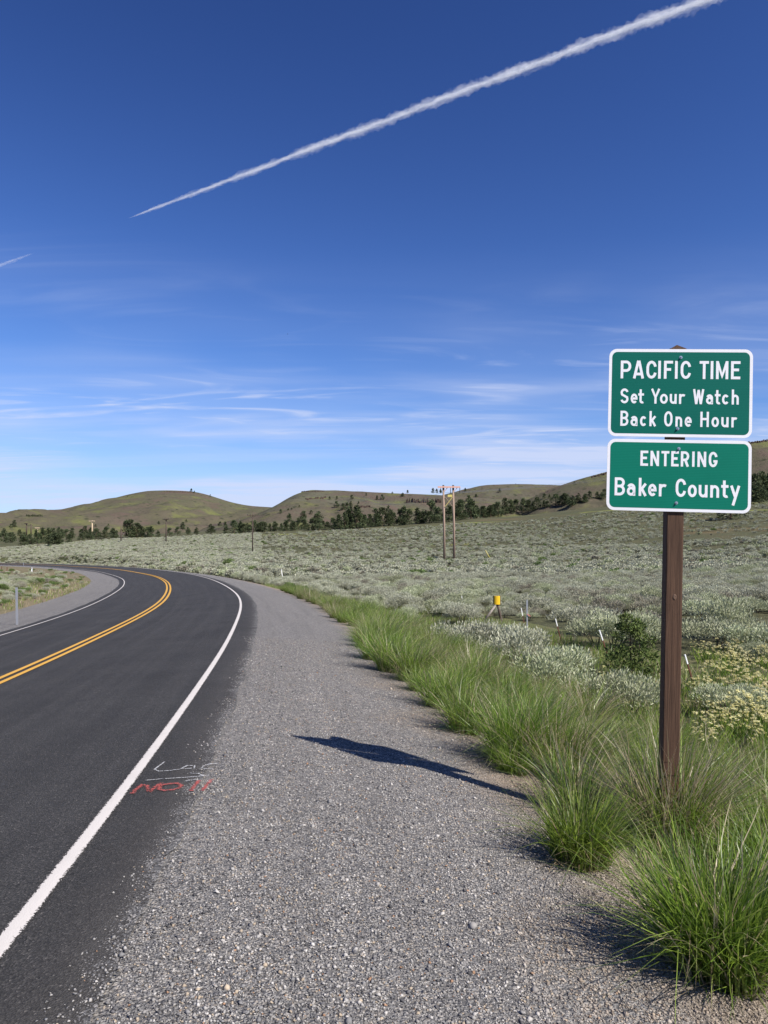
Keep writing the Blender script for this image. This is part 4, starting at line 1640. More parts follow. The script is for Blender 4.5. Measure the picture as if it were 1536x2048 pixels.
# cream flowers ------------------------------------------------------------
def flower_mesh(name, heads):
    parts = []
    for k in range(heads):
        a = rng.random() * 6.28
        r = .24 * math.sqrt(rng.random())
        hx, hy = r * math.cos(a), r * math.sin(a)
        hz = .16 + .30 * rng.random()
        w = .003
        V = [(hx * .5 - w, hy * .5, 0), (hx * .5 + w, hy * .5, 0), (hx + w, hy, hz), (hx - w, hy, hz)]
        parts.append((np.array(V), [np.array([(0, 1, 2, 3)])], np.array([(.12, .17, .05)] * 4)))
        m = 16
        t_ = rng.random(m) * 6.28
        q = .034 * np.sqrt(rng.random(m)) * (.6 + .6 * ((k * 7) % 5) / 5)
        c = np.stack([hx + q * np.cos(t_), hy + q * np.sin(t_), hz + .03 * rng.random(m)], 1)
        s = .0090
        off = np.array([(-s, -s, 0), (s, -s, .003), (s, s, 0), (-s, s, .004)])
        V = (c[:, None] + off[None]).reshape(-1, 3)
        col = np.array([(.72, .66, .33), (.80, .76, .50), (.64, .58, .24)])[rng.integers(0, 3, m)]
        parts.append((V, [(np.arange(m) * 4)[:, None] + np.arange(4)[None]], np.repeat(col, 4, 0)))
    g = blades(60, .22, .10, .30, .012, .5, 3, .05)
    parts.append(g)
    V, F, C = join(parts)
    return mesh_np(name, V, F, [M_FLOWER], False, C)


FLW = [flower_mesh('flowering_plant', n_) for n_ in (6, 10, 15, 20)]
for k in range(78):
    px = rng.uniform(1390, 1545)
    py = 1275 + 240 * rng.random() ** 1.1
    if px < 1440 and py < 1300:
        continue
    p = at(px, py)
    place('flowering_plant', FLW[rng.integers(0, 4)], p.x, p.y, rng.uniform(0, 6.28), rng.uniform(.8, 1.25), 'low plant with flat cream yellow flower heads beyond the sign post', 'flower', 'cream flowers beyond the sign', 0, p.z)
for px, py in ((1075, 1278), (1085, 1290), (1060, 1285), (1240, 1440), (1205, 1365), (1300, 1395), (1320, 1412)):
    p = at(px, py)
    place('flowering_plant', FLW[px % 2], p.x, p.y, 0, .9, 'small cream flowered plant in the grass near the fence posts', 'flower', 'scattered cream flowers near the fence', 0, p.z)


# conifers ------------------------------------------------------------------
def tree_mesh(seed, quads, shape, lq):
    """unit-height juniper crown; returns V, F, C"""
    r_ = np.random.default_rng(seed)
    m = 46
    # boughs: clumps set round the trunk, each its own size
    t_ = np.clip(r_.random(m) ** .9, .02, 1)
    hz = .08 + .90 * t_
    if shape == 0:
        prof = .30 * (1 - t_) ** .75 + .03
    elif shape == 1:
        prof = .34 * np.sqrt(np.clip(1 - (t_ * 1.05 - .30) ** 2 / .62, 0.02, 1)) * (1 - .35 * t_)
    else:
        prof = .22 * (1 - t_) ** .6 + .035
    a = r_.random(m) * 6.28
    rr = prof * (.35 + .65 * r_.random(m))
    C0 = np.stack([rr * np.cos(a), rr * np.sin(a), hz], 1)
    cs = .05 + .075 * r_.random(m) * (1.15 - t_)
    i = r_.integers(0, m, quads)
    d = r_.normal(size=(quads, 3))
    d /= np.linalg.norm(d, axis=1)[:, None]
    p = C0[i] + d * (cs[i] * (.5 + .6 * r_.random(quads)))[:, None] * np.array([1, 1, .9])
    up = d + np.array([0, 0, .55]) + r_.normal(0, .4, (quads, 3))
    up /= np.linalg.norm(up, axis=1)[:, None]
    sd = np.cross(up, r_.normal(size=(quads, 3)))
    sd /= np.linalg.norm(sd, axis=1)[:, None]
    L = lq * (.6 + .8 * r_.random(quads))[:, None]
    V = np.stack([p - sd * L * .25, p + sd * L * .25, p + up * L + sd * L * .1, p + up * L - sd * L * .1], 1)
    F = (np.arange(4)[None] + (np.arange(quads) * 4)[:, None])
    pal = np.array([(.066, .088, .040), (.086, .108, .050), (.048, .066, .034), (.11, .125, .060)])
    # whole boughs differ in tone
    bt = .75 + .5 * r_.random(m)
    c = pal[r_.integers(0, 4, quads)] * bt[i][:, None] * (.85 + .3 * r_.random((quads, 1)))
    C = np.repeat(c[:, None], 4, 1).reshape(-1, 3)
    return V.reshape(-1, 3), [F], C


TREES = []
for k in range(8):
    V, F, C = tree_mesh(40 + k, 1500, (0, 1, 0, 2, 1, 0, 2, 1)[k], .055)
    crown = mesh_np('crown', V, F, [M_NEEDLE], False, C)
    mb = MB()
    mb.tube([(0, 0, -.03), (.006, .003, .25), (.0, .006, .6), (.003, 0, .93)], [.028, .020, .012, .003], 7)
    for j in range(7):
        a = j * 2.4
        z0 = .16 + .1 * j
        ln = .17 * (1 - .7 * z0)
        mb.tube([(0, 0, z0), (math.cos(a) * ln, math.sin(a) * ln, z0 + .07)], [.009, .003], 5, cap=False)
    trunk = mb.mesh('trunk', MAT['bark'])
    # a small one-mesh version for far hillsides
    b = np.array([v[:] for v in mb.v])
    V2 = np.concatenate([V, b])
    Fq = [np.array([f for f in mb.f if len(f) == 4]) + len(V)]
    me = mesh_np('tree_far', V2, [F[0], Fq[0]], [M_NEEDLE, MAT['bark']], False, np.concatenate([C, np.full((len(b), 3), .1)]),
                 mat_idx=[0] * len(F[0]) + [1] * len(Fq[0]))
    TREES.append((crown, trunk, me))


def tree(px, top, bot, wide, label, group, k=None, far=False, p=None):
    p = at(px, bot, 8) if p is None else p
    hgt = (bot - top) / FPX * p.y
    hgt *= 1.12
    k = int(rng.integers(0, 8)) if k is None else k
    w = hgt * wide * rng.uniform(1.25, 1.6)
    sc = (w, w, hgt)
    rz = rng.uniform(0, 6.28)
    if far:
        o = mobj('juniper_tree', TREES[k][2], None, (p.x, p.y, p.z - .02 * hgt), (0, 0, rz), sc)
        return tag(o, label, 'tree', group)
    e = empty('juniper_tree', (p.x, p.y, p.z - .02 * hgt), (0, 0, rz))
    tag(e, label, 'tree', group)
    mobj('crown', TREES[k][0], e, None, None, sc)
    mobj('trunk', TREES[k][1], e, None, None, sc)
    return e


cA = 300 / 1536
LT = [(40, 300, 395, .9), (130, 338, 432, .9), (60, 385, 442, 1.2), (200, 310, 372, 1), (250, 368, 470, 1), (310, 360, 452, .9), (375, 320, 445, .75), (440, 300, 435, .8), (495, 302, 430, .9),
      (560, 348, 472, 1.2), (600, 360, 468, 1.0), (540, 300, 405, 1), (610, 290, 400, .9), (680, 310, 400, 1), (740, 298, 396, .8), (830, 305, 392, .8), (870, 280, 390, .8), (930, 292, 388, .9), (1005, 318, 390, 1.1),
      (1090, 285, 392, .9), (1155, 298, 394, .9), (1190, 320, 392, .8), (1290, 225, 384, .75), (1335, 220, 384, .8), (1400, 250, 380, .9), (1450, 280, 378, 1), (1510, 288, 376, 1)]
LAB_L = 'dark green juniper in the tree line below the rounded hill'
for a, b, c, w in LT:
    tree(a * cA, 1000 + b * cA, 1000 + c * cA, w, LAB_L, 'junipers below the rounded hill')
cB = 520 / 1536
LTb = [(1560, 305, 372, .9), (1600, 315, 370, 1), (20, 322, 371, 1.1), (80, 305, 367, 1), (110, 318, 366, 1), (145, 315, 366, 1), (175, 322, 362, 1), (205, 310, 362, 1), (245, 320, 361, 1), (275, 318, 360, 1), (320, 310, 358, 1), (345, 290, 350, .8), (400, 320, 357, 1), (432, 318, 356, 1),
       (470, 300, 356, .9), (515, 310, 353, 1), (548, 290, 352, .8), (585, 272, 352, .9), (620, 258, 350, .9), (650, 230, 347, .85), (690, 224, 346, .9), (725, 290, 342, 1), (765, 268, 332, .8), (800, 238, 335, .8),
       (840, 234, 333, .8), (880, 222, 330, .7), (905, 260, 328, .9), (945, 240, 326, .7), (970, 225, 326, .7), (1000, 240, 324, .8), (1050, 234, 318, .9), (1085, 250, 316, 1), (1130, 193, 313, .75), (1170, 230, 312, .8),
       (1235, 220, 307, 1), (1300, 188, 290, .8), (1330, 250, 294, 1.1), (1365, 185, 288, .75), (1395, 215, 284, .9), (1440, 220, 280, .9), (1480, 215, 278, 1), (1525, 198, 278, .8)]
LAB_C = 'dark conifer in the tree line below the flat topped mesa'
_bx = [0, 60, 120, 200, 300, 480, 600, 700, 800, 900, 950, 1000, 1060, 1100, 1150, 1210]
_by = [1084, 1086, 1089, 1077, 1074, 1065, 1061, 1057, 1051, 1043, 1035, 1030, 1023, 1015, 1006, 996]
for k in range(64):
    px = 2 + k * 18.9 + rng.normal(0, 4)
    if (px > 940 and k % 2) or 140 < px < 158 or 234 < px < 246 or 395 < px < 470 and k % 2:
        continue
    bot = float(np.interp(px, _bx, _by)) + rng.normal(0, .8)
    hp = rng.uniform(13, 21) * (1.15 if 560 < px < 960 else .9)
    tree(px, bot - hp, bot, 1.0, LAB_L if px < 470 else LAB_C if px < 960 else 'dark juniper in the line climbing the slope behind the sign',
         'junipers below the rounded hill' if px < 470 else 'conifers below the mesa' if px < 960 else 'junipers climbing the slope')
for a, b, c, w in LTb:
    if a > 1540:
        a -= 1536
        tree((a) * cB + 480 - 20, 940 + b * cB, 940 + c * cB, w, LAB_C, 'conifers below the mesa')
    else:
        tree(480 + a * cB, 940 + b * cB, 940 + c * cB, w, LAB_C, 'conifers below the mesa')
cC = 636 / 1536
LTc = [(50, 155, 218, .9), (100, 150, 236, .85), (160, 180, 228, 1.1), (70, 198, 236, 1.2), (130, 190, 232, 1.1), (190, 185, 222, 1.1), (215, 170, 218, 1), (265, 143, 212, .8), (290, 150, 208, .9), (320, 148, 204, .9), (355, 143, 203, .9), (378, 150, 202, 1), (420, 138, 190, .9),
       (455, 150, 180, 1.1), (510, 122, 172, 1), (540, 128, 170, 1), (555, 118, 168, .9), (590, 128, 176, 1.1), (620, 116, 158, 1), (650, 122, 158, 1), (675, 105, 140, 1), (710, 108, 138, 1.1), (745, 94, 124, 1), (735, 112, 140, 1.2)]
LAB_R = 'dark juniper climbing the slope toward the right hand hill'
LAB_R = 'dark juniper in the line climbing the slope behind the sign'
for a, b, c, w in LTc:
    tree(900 + a * cC, 940 + b * cC, 940 + c * cC, w, LAB_R, 'junipers climbing the slope')
for px, top, bot, w in ((1500, 966, 1008, 1), (1511, 954, 1004, .85), (1524, 950, 1002, .85), (1535, 956, 1000, .9), (1518, 975, 1008, 1.1), (1546, 950, 1000, .9), (1475, 972, 1010, 1), (1440, 980, 1012, 1)):
    tree(px, top, bot, w, 'dark juniper in the small grove past the sign\'s right edge', 'grove past the sign')
tree(1461, 985, 1039, 1.1, 'lone juniper on the open slope behind the sign, its dark shadow beside it', None)
G_H = 'lone junipers scattered over the mesa slopes'
for a, b, c in ((530, 158, 176), (572, 156, 174), (570, 188, 222), (610, 200, 236), (632, 195, 228), (655, 188, 216), (660, 150, 174), (745, 138, 152), (810, 153, 177), (840, 148, 177), (960, 136, 160), (990, 120, 137), (900, 130, 142),
                (1140, 110, 136), (1162, 114, 136), (240, 233, 256), (285, 226, 239), (305, 224, 236), (350, 208, 221), (1350, 152, 187), (1395, 143, 160), (1330, 108, 128), (290, 262, 304), (375, 250, 310), (460, 250, 320), (1185, 115, 137), (700, 185, 200), (420, 240, 262)):
    tree(480 + a * cB, 940 + b * cB, 940 + c * cB, 1.0, 'small lone juniper dotted on the mesa slopes', G_H, None, True)
for a, b, c in ((85, 300, 338), (65, 320, 342), (565, 322, 337), (938, 303, 322), (1100, 294, 310), (1130, 112, 132), (1148, 124, 137), (1242, 145, 157), (1080, 313, 352), (1300, 308, 334), (1330, 308, 336), (1420, 303, 325), (640, 318, 332), (752, 150, 158),
                *[(158 + 9 * k, 263 + (k * 5) % 4, 276) for k in range(11)]):
    tree(a * cB, 940 + b * cB, 940 + c * cB, 1.0, 'tiny lone juniper dotted on the rounded hill', 'lone junipers on the rounded hill', None, True)
for a, b, c in ((90, 128, 150), (125, 118, 130), (240, 90, 108), (455, 115, 138), (480, 120, 138), (600, 55, 64), (318, 65, 70)):
    tree(900 + a * cC, 940 + b * cC, 940 + c * cC, 1.0, 'small lone juniper dotted on the far right slopes', 'lone junipers on the right slopes', None, True)
p = at(1262, 1352)
yj = empty('young_juniper', p, (0, 0, .6))
tag(yj, 'young green juniper among the sagebrush left of the sign post', 'tree')
V, F, C = tree_mesh(77, 4600, 1, .032)
C = C * np.array([1.25, 1.4, .85])
hj = (1352 - 1225) / FPX * p.y
mobj('crown', mesh_np('crown', V, F, [M_NEEDLE], False, C), yj, (0, 0, -.13 * hj), None, (hj * 1.35, hj * 1.2, hj * 1.08))
mobj('trunk', TREES[0][1], yj, None, None, (hj * .8, hj * .8, hj * .95))

# ------------------------------------------------------------------ rock outcrops
def outcrop(px0, py0, px1, py1, hpx, n, label):
    root = None
    mb = MB()
    c = at((px0 + px1) / 2, (py0 + py1) / 2, 300)
    for k in range(n):
        t_ = (k + rng.random()) / n
        px = px0 + (px1 - px0) * t_
        py = py0 + (py1 - py0) * t_ + rng.normal(0, .5 if hpx > 3.5 else .08)
        p = at(px, py, 300)
        hh = hpx / FPX * p.y * rng.uniform(.5, 1.1)
        w = (px1 - px0) / n / FPX * p.y * rng.uniform(.9, 1.4)
        m_ = 6
        rb = [(p.x + w * math.cos(a) * .8, p.y + w * math.sin(a), p.z - hh * .4) for a in [6.28 * j / m_ + rng.random() * .5 for j in range(m_)]]
        rt = [(v[0] * .5 + p.x * .5 + rng.normal(0, w * .1), v[1] * .6 + p.y * .4, p.z + hh * rng.uniform(.75, 1.0)) for v in rb]
        mb.add(rb + rt, [(j, (j + 1) % m_, m_ + (j + 1) % m_, m_ + j) for j in range(m_)] + [tuple(range(m_, 2 * m_))])
    o = mb.build('rock_outcrop', MAT['rock'])
    tag(o, label, 'rock')


outcrop(813, 1005, 884, 1005, 9, 34, 'dark basalt column cliff across the mesa slope left of the twin poles')
outcrop(715, 1015, 742, 1014, 4, 14, 'short dark rock band low on the mesa slope')
outcrop(602, 984, 648, 983, 2.4, 40, 'thin rimrock ledge along the flat top of the mesa')
outcrop(612, 999, 652, 996, 4, 16, 'broken brown rock patch under the mesa rim')
outcrop(1183, 955, 1214, 948, 4, 14, 'dark broken rocks on the right hand hill crest beside the sign')
outcrop(1495, 888, 1536, 882, 4, 18, 'dark rim rocks on the hill crest above the sign\'s right edge')
outcrop(330, 984, 386, 985, 2.0, 20, 'thin rimrock ledge on top of the rounded hill')

# ------------------------------------------------------------------ power poles
def pole(px, top, bot, mat, arms, label, rad_=.15, arm_mat=None, ins=3):
    p = at(px, bot, 20)
    hgt = (bot - top) / FPX * p.y
    e = empty('utility_pole', p, (0, 0, rng.uniform(-.25, .25)))
    tag(e, label, 'utility pole')
    rad_ = max(rad_, p.y * .00075)
    mb = MB()
    mb.tube([(0, 0, -.4), (0, 0, hgt * .5), (0, 0, hgt)], [rad_ * 1.15, rad_, rad_ * .8], 10)
    mb.build('pole', mat, e, True)
    for ah, aw in arms:
        z = hgt * ah
        at_ = max(.14, p.y * .0008)
        mb = MB()
        mb.box((0, -rad_ - at_ * .4, z), (aw, at_, at_ * 1.1))
        arm = mb.build('crossarm', arm_mat or mat, e)
        for s_ in (-1, 1):
            mb = MB()
            mb.tube([(s_ * aw * .27, -rad_ - at_ * .4, z - .05), (0, -rad_ * .8, z - aw * .25)], max(.03, p.y * .0003), 5)
            mb.build('brace', arm_mat or mat, e)
        for q in ([-.46, -.2, .46] if ins == 3 else [-.46, .46]):
            mb = MB()
            mb.tube([(q * aw, -rad_ - at_ * .4, z + at_ * .5), (q * aw, -rad_ - at_ * .4, z + at_ * .5 + .16), (q * aw, -rad_ - at_ * .4, z + at_ * .5 + .34)], [.03, .09, .05], 7)
            mb.build('insulator', MAT['dark_metal'], e)
    return e, p, hgt


pole(505, 1028, 1110, MAT['pole_dark'], [(.965, 3.4)], 'dark weathered utility pole with long crossarm standing in the sagebrush below the hill gap', .17)
pole(332, 1037, 1087, MAT['pole_dark'], [(.97, 3.2)], 'dark slim utility pole with crossarm below the right shoulder of the rounded hill', .16)
pole(184, 1041, 1078, MAT['pole_pale'], [(.97, 4.0)], 'pale new wood utility pole shaped like a T before the junipers', .22)
pole(242, 1053, 1086, MAT['pole_dark'], [], 'thin bare dark pole left of the tall dark juniper', .12)
pole(53, 1046, 1070, MAT['pole_dark'], [(.95, 3.0)], 'tiny dark utility pole with crossarm far beyond the junipers', .13)
pole(62, 1048, 1070, MAT['pole_dark'], [], 'tiny bare dark pole far beyond the junipers', .12)
pole(75, 1055, 1070, MAT['pole_pale'], [(.95, 4.0)], 'tiny pale T shaped pole far beyond the junipers', .13)

# twin-pole transmission structure
pa = at(888, 1122, 20)
e = empty('transmission_structure', (pa.x, pa.y, pa.z))
tag(e, 'tall twin pole wooden transmission structure with orange crossarm in the sagebrush', 'power pole')
mpp = pa.y / FPX
Ht = (1122 - 973) * mpp
sepx = 19.6 * mpp
rp = 2.6 * mpp
for k, xo in enumerate((0, sepx)):
    zb = gz(pa.x + xo, pa.y) - pa.z
    mb = MB()
    mb.tube([(xo + .1, 0, zb - .5), (xo + .05, 0, Ht * .5), (xo - (.1 if k == 0 else .12), 0, Ht)], [rp * .95, rp * .85, rp * .68], 12)
    mb.build('pole', MAT['pole_tan'], e, True)
    mb = MB()
    mb.tube([(xo - .1, 0, Ht - 1.0), (xo - .1, 0, Ht + .35)], rp * .72, 10)
    mb.build('pole_cap', MAT['pole_dark'], e, True)
    # knee braces up to the crossarm
    for s_ in (1,):
        mb = MB()
        mb.tube([(xo + .15, -.25, Ht - 1.2), (xo + .9, -.3, Ht - .25)], .085, 6)
        mb.build('knee_brace', MAT['orange'], e)
az = Ht - .15
mb = MB()
mb.box((sepx * .52, -.42, az), (45 * mpp, .26, .34))
mb.build('crossarm', MAT['orange'], e)
for a, b in (((.3, Ht - 2.6), (sepx - .3, Ht - 4.9)), ((.3, Ht - 4.9), (sepx - .3, Ht - 2.6))):
    mb = MB()
    mb.tube([(a[0], -.3 - .1 * (a[1] < b[1]), a[1]), (b[0], -.3 - .1 * (a[1] < b[1]), b[1])], .075, 6)
    mb.build('cross_brace', MAT['yellow_guard'] if a[1] < b[1] else MAT['pole_tan'], e)
INS = (-.32, .68 * 1.0, 1.62)
ipos = []
for q in INS:
    xx = q * sepx
    mb = MB()
    pts, rr = [], []
    for j in range(9):
        pts.append((xx, -.42, az - .2 - j * .16))
        rr.append(.11 if j % 2 == 0 else .045)
    mb.tube(pts, rr, 8)
    mb.build('insulator', MAT['dark_metal'], e, True)
    ipos.append(Vector((pa.x + xx, pa.y - .42, pa.z + az - .2 - 8 * .16)))
mb = MB()
mb.box((sepx * .62, -.36, Ht - 2.3), (1.1, .05, .55))
mb.build('marker_plate', MAT['yellow_guard'], e)
# conductors: away over the mesa to the left, and up to the right-hand hill
for i, p in enumerate(ipos):
    for side, tgt in (('left', at(700, 1000, 300) + Vector((i * 6.0, 60, 16))), ('right', Vector(ray(1345, 927) * 640) + Vector((i * 5.0, 0, EYE)))):
        mb = MB()
        pts = []
        L = (tgt - p).length
        for k in range(25):
            t_ = k / 24
            q = p.lerp(tgt, t_)
            q.z -= 4 * t_ * (1 - t_) * (L * (.006 if side == 'right' else .012))
            pts.append(q)
        mb.tube(pts, .03, 5)
        o = mb.build('power_line', MAT['wire'])
        tag(o, 'thin power line running from the twin poles ' + ('to the right hand hill' if side == 'right' else 'away over the mesa'), 'wire', 'power lines to the ' + ('hill' if side == 'right' else 'mesa'))
# yellow guy guard
p0 = at(983, 1121, 20)
p1 = p0 + Vector((-12 * p0.y / FPX, 0, 20 * p0.y / FPX))
mb = MB()
mb.tube([p0 - Vector((0, 0, .1)), p1], .09, 8)
o = mb.build('guy_guard', MAT['yellow_guard'], None, True)
tag(o, 'leaning yellow plastic guy wire guard right of the twin poles', 'guy guard')

# ------------------------------------------------------------------ fence line and marker posts
def tpost(px_t, py_t, px_b, py_b, label, white=.3, mat='rust', rad_=.02):
    p = at(px_b, py_b)
    m_ = p.y / FPX
    top = Vector(((px_t - px_b) * m_, 0, (py_b - py_t) * m_))
    e = empty('fence_post', p)
    tag(e, label, 'fence post')
    for nm, a, b, mt in (('shaft', -.1, 1 - white, MAT[mat]), ('painted_tip', 1 - white, 1.0, MAT['white_plain'])):
        if b - a < .02:
            continue
        A0, B0 = top * a, top * b
        c = (A0 + B0) / 2
        q = top.normalized().to_track_quat('Z', 'Y').to_matrix()
        mb = MB()
        ln = (B0 - A0).length
        r_ = max(rad_, m_ * 0.85)
        mb.box(c, (r_ * 2, r_ * .45, ln - .002), q)
        mb.box(c + q @ Vector((0, r_ * .72, 0)), (r_ * .45, r_ * 1.0, ln - .002), q)
        mb.build(nm, mt, e)
    return e


tpost(1370, 1310, 1389, 1378, 'leaning rusty steel fence post with white tip just right of the sign post', .28)
tpost(1199, 1261, 1221, 1330, 'leaning fence post with white tip half sunk in dry brush', .30)
tpost(1111, 1238, 1123, 1288, 'leaning rusty fence post with white tip between marker post and brush', .30)
tpost(1042, 1216, 1049, 1252, 'short fence post with white tip beside the steel marker post', .45)
tpost(923, 1192, 927, 1216, 'far fence post with white tip before the grey brush', .5)
tpost(866, 1183, 868, 1204, 'farthest small white tipped fence post in the sagebrush', .5)
tpost(562, 1139, 566, 1160, 'small leaning pale stake at the far gravel edge', .7, 'grey_wood')

p = at(1054, 1278)
m_ = p.y / FPX
e = empty('marker_post', p)
tag(e, 'straight thin galvanised steel marker post with pink ribbon in the grass', 'marker post')
mb = MB()
mb.box((.01, 0, 38 * m_), (2.6 * m_, .02, 80 * m_))
mb.box((.01 + .9 * m_, .03, 38 * m_), (.9 * m_, .04, 80 * m_))
mb.build('shaft', MAT['steel'], e)
mb = MB()
for k in range(5):
    a = k * 1.1
    mb.box((1.2 * m_ + .02 * k, -.035, 49 * m_ - .014 * k), (2.2 * m_, .012, 1.0 * m_), Matrix.Rotation(a, 3, 'Y'))
mb.build('ribbon', MAT['pink'], e)

# brace posts with the yellow cap
p = at(1002, 1242)
m_ = p.y / FPX
e = empty('brace_post', p)
tag(e, 'leaning timber brace posts with a bright yellow metal cap at the fence line', 'post')
mb = MB()
mb.tube([(1.0 * m_, 0, -.2), (-2 * m_, 0, 14 * m_), (-7.5 * m_, 0, 34 * m_)], [2.8 * m_, 2.6 * m_, 2.2 * m_], 10)
mb.build('post', MAT['pole_dark'], e, True)
mb = MB()
mb.tube([(4 * m_, .12, -.15), (-5 * m_, .1, 30 * m_)], [2.0 * m_, 1.9 * m_], 9)
mb.build('rear_post', MAT['grey_wood'], e, True)
mb = MB()
pb = at(964, 1243)
mb.tube([pb - p + Vector((0, 0, -.1)), (-11 * m_, -.05, 31 * m_)], [2.3 * m_, 2.0 * m_], 9)
mb.build('brace', MAT['grey_wood'], e, True)
mb = MB()
n_ = 10
vs = []
for zz_ in (33 * m_, 50 * m_):
    for k in range(n_ + 1):
        a = math.pi * (1.0 + k / n_)
        vs.append((-8 * m_ + 6.2 * m_ * math.cos(a), -.02 + 4.0 * m_ * math.sin(a), zz_))
fs = [(k, k + 1, n_ + 2 + k, n_ + 1 + k) for k in range(n_)]
fs += [tuple(range(n_ + 1)), tuple(reversed(range(n_ + 1, 2 * n_ + 2))), (0, n_ + 1, 2 * n_ + 1, n_)]
mb.add(vs, fs)
mb.build('yellow_cap', MAT['yellow_plain'], e)
mb = MB()
mb.box((-8 * m_ + 6.4 * m_, .02, 41.5 * m_), (1.6 * m_, .05, 17 * m_))
mb.box((-8 * m_ - 6.4 * m_, .02, 41.5 * m_), (1.6 * m_, .05, 17 * m_))
mb.build('cap_edge', MAT['dark_metal'], e)

# delineators on the inner side of the bend
p = at(33.5, 1249)
m_ = p.y / FPX
e = empty('delineator_post', p)
tag(e, 'grey steel delineator post at the gravel edge inside the bend', 'delineator')
mb = MB()
mb.box((-1.5 * m_, 0, 36.5 * m_), (1.6 * m_, .05, 74 * m_), Matrix.Rotation(R_(-1.8), 3, 'Y'))
mb.box((.6 * m_, -.02, 36.5 * m_), (3.4 * m_, .012, 74 * m_), Matrix.Rotation(R_(-1.8), 3, 'Y'))
mb.build('shaft', MAT['steel'], e)
mb = MB()
mb.box((-2.2 * m_, .04, 66 * m_), (3.0 * m_, .015, 12 * m_), Matrix.Rotation(R_(-1.8), 3, 'Y'))
mb.build('reflector_back', MAT['dark_metal'], e)


def delin(px, top, bot, wpx, mat, label, y_hint=None):
    p = at(px, bot)
    m_ = p.y / FPX
    e = empty('delineator_post', p)
    tag(e, label, 'delineator')
    hh = (bot - top) * m_
    mb = MB()
    mb.box((0, 0, hh * .5 - .05), (wpx * m_, .05, hh + .1))
    mb.build('shaft', MAT[mat], e)
    mb = MB()
    mb.box((0, -.035, hh * .88), (wpx * m_ * .8, .015, hh * .16))
    mb.build('reflector', MAT['steel'] if mat != 'dark_metal' else MAT['white_plain'], e)


delin(63.5, 1135, 1146, 2.4, 'white_plain', 'short white delineator post at the far end of the inner bank')
delin(265.5, 1115, 1122, 1.6, 'white_plain', 'tiny white post in the sagebrush beyond the far road')
delin(3, 1130, 1142, 1.2, 'rust', 'thin dark post beside the far road before the white delineator')
delin(14, 1131, 1144, 1.2, 'rust', 'second thin dark post beside the far road')
delin(47, 1124, 1131, .9, 'steel', 'tiny grey post on the outer edge of the far road')

# ------------------------------------------------------------------ bird
d = ray(575, 668)
p = Vector(d * 160) + Vector((0, 0, EYE))
mb = MB()
mb.tube([(0, -.14, 0), (0, -.05, .01), (0, .08, 0), (0, .2, -.01)], [.015, .05, .045, .01], 8)
body = empty('bird', p, (R_(10), R_(70), .5))
tag(body, 'tiny dark bird flying high in the blue sky', 'bird')
mb.build('body', MAT['bird'], body, True)
for s_ in (-1, 1):
    mb = MB()
    mb.add([(0, -.05, .02), (0, .07, .02), (s_ * .16, .06, .07), (s_ * .30, .0, .03), (s_ * .17, -.04, .07), (s_ * .16, 0, .055)], [(0, 1, 5), (1, 2, 5), (2, 3, 5), (3, 4, 5), (4, 0, 5)])
    mb.build('wing', MAT['bird'], body)


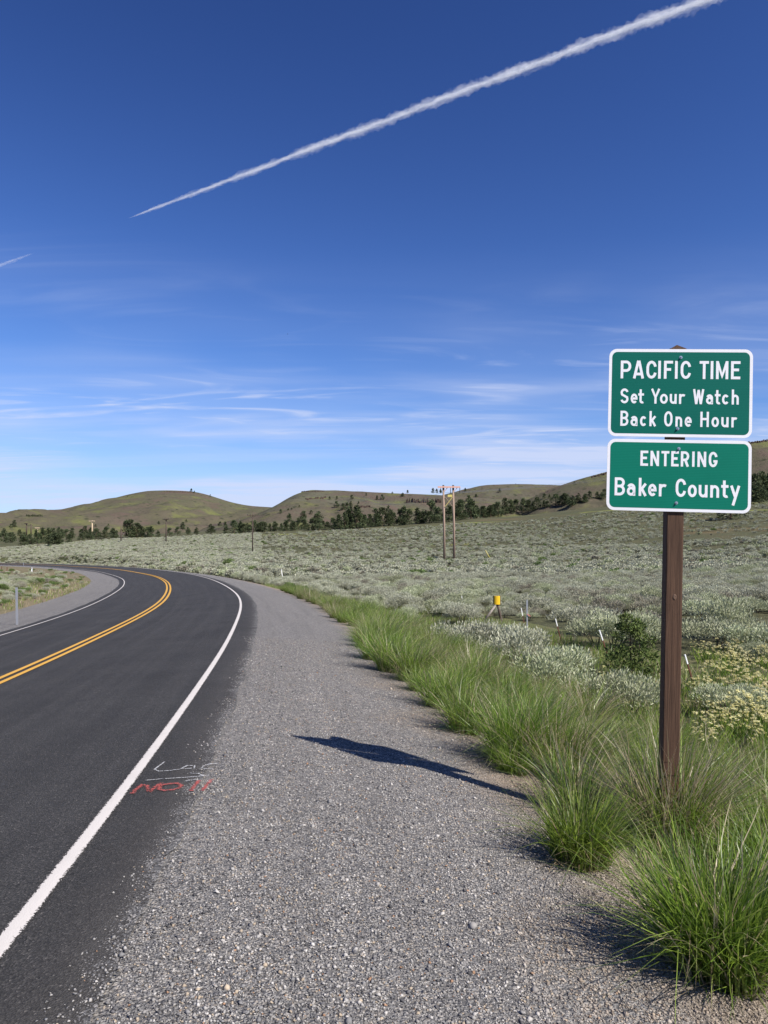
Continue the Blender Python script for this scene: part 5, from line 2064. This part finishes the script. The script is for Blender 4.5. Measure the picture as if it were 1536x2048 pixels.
# ------------------------------------------------------------------ contrails
def contrail(p0, p1, w0, w1, alt, layers, label, fade0, seed):
    """nested bodies of thin cloud high above; p0, p1 photo pixels of its ends, widths in photo pixels"""
    import bmesh
    A0 = ray(*p0)
    B0 = ray(*p1)
    A0 = Vector(A0 * (alt / A0[2]))
    B0 = Vector(B0 * (alt / B0[2]))
    ax = (B0 - A0).normalized()
    side = ax.cross(Vector((0, 0, 1))).normalized()
    L_all = (B0 - A0).length
    root = empty('contrail', A0 + Vector((0, 0, EYE)))
    tag(root, label, 'contrail')
    n, m = 520, 14
    tt = np.linspace(0, 1, n) ** .85
    aa = np.arange(m) * 2 * math.pi / m
    for li, (rs, dens, rough) in enumerate(layers):
        T, AA = np.meshgrid(tt, aa, indexing='ij')
        L = T * L_all
        cy = A0.y + (B0.y - A0.y) * T
        rr = (w0 + (w1 - w0) * T) * cy / FPX * .5 * rs
        rr = rr * (.3 + .7 * sstep(0, fade0, T)) * sstep(-.002, fade0 * .6, T)
        sd_ = seed + li * 13.7
        lump = 1 + rough * (.8 * fbm(L / 420. + sd_, L * 0 + sd_, 3) + 1.0 * fbm(L / 150. + 2 * np.cos(AA), sd_ + 2 * np.sin(AA), 3)
                            + .9 * fbm(L / 55. + 3 * np.cos(AA), sd_ + 3 * np.sin(AA) + 5, 2))
        q = rr * np.clip(lump, .12, 2.2)
        wig = .35 * rr * fbm(L / 700. + sd_, L * 0 + 3.3, 3) / max(rs, .3)
        wig2 = .30 * rr * fbm(L / 240. + sd_, L * 0 + 8.3, 3) / max(rs, .3)
        ox = np.cos(AA) * q + wig + wig2
        oz = np.sin(AA) * q * .8 + wig2
        V = np.stack([ax.x * L + side.x * ox, ax.y * L + side.y * ox, ax.z * L + oz], -1).reshape(-1, 3)
        i = np.arange(n - 1)[:, None] * m
        k = np.arange(m)[None]
        F = np.stack([i + k, i + (k + 1) % m, i + m + (k + 1) % m, i + m + k], -1).reshape(-1, 4)
        me = bpy.data.meshes.new('vapour')
        me.from_pydata(V.tolist(), [], F.tolist() + [list(range(m)), list(range((n - 1) * m, n * m))])
        bm = bmesh.new()
        bm.from_mesh(me)
        bmesh.ops.recalc_face_normals(bm, faces=bm.faces)
        bm.to_mesh(me)
        bm.free()
        t = NT('contrail_ice')
        pv = t.n('ShaderNodeVolumePrincipled', inp={'Color': (1, 1, 1, 1), 'Density': dens, 'Anisotropy': 0.1})
        t.l(pv.outputs[0], t.out.inputs['Volume'])
        me.materials.append(t.m)
        me.update()
        mobj('vapour', me, root)


contrail((240, 443), (1482, -28), 5, 28, 9000, [(1.1, .0009, .95), (.85, .0016, .95), (.60, .003, .9), (.36, .006, .9)],
         'long bright white contrail slanting up across the blue sky', .10, 0)
contrail((82, 501), (-60, 552), 5, 11, 9000, [(1.0, .0008, .6), (.6, .0012, .6)],
         'short faint contrail below the left end of the long one', .3, 20)

bpy.context.view_layer.update()
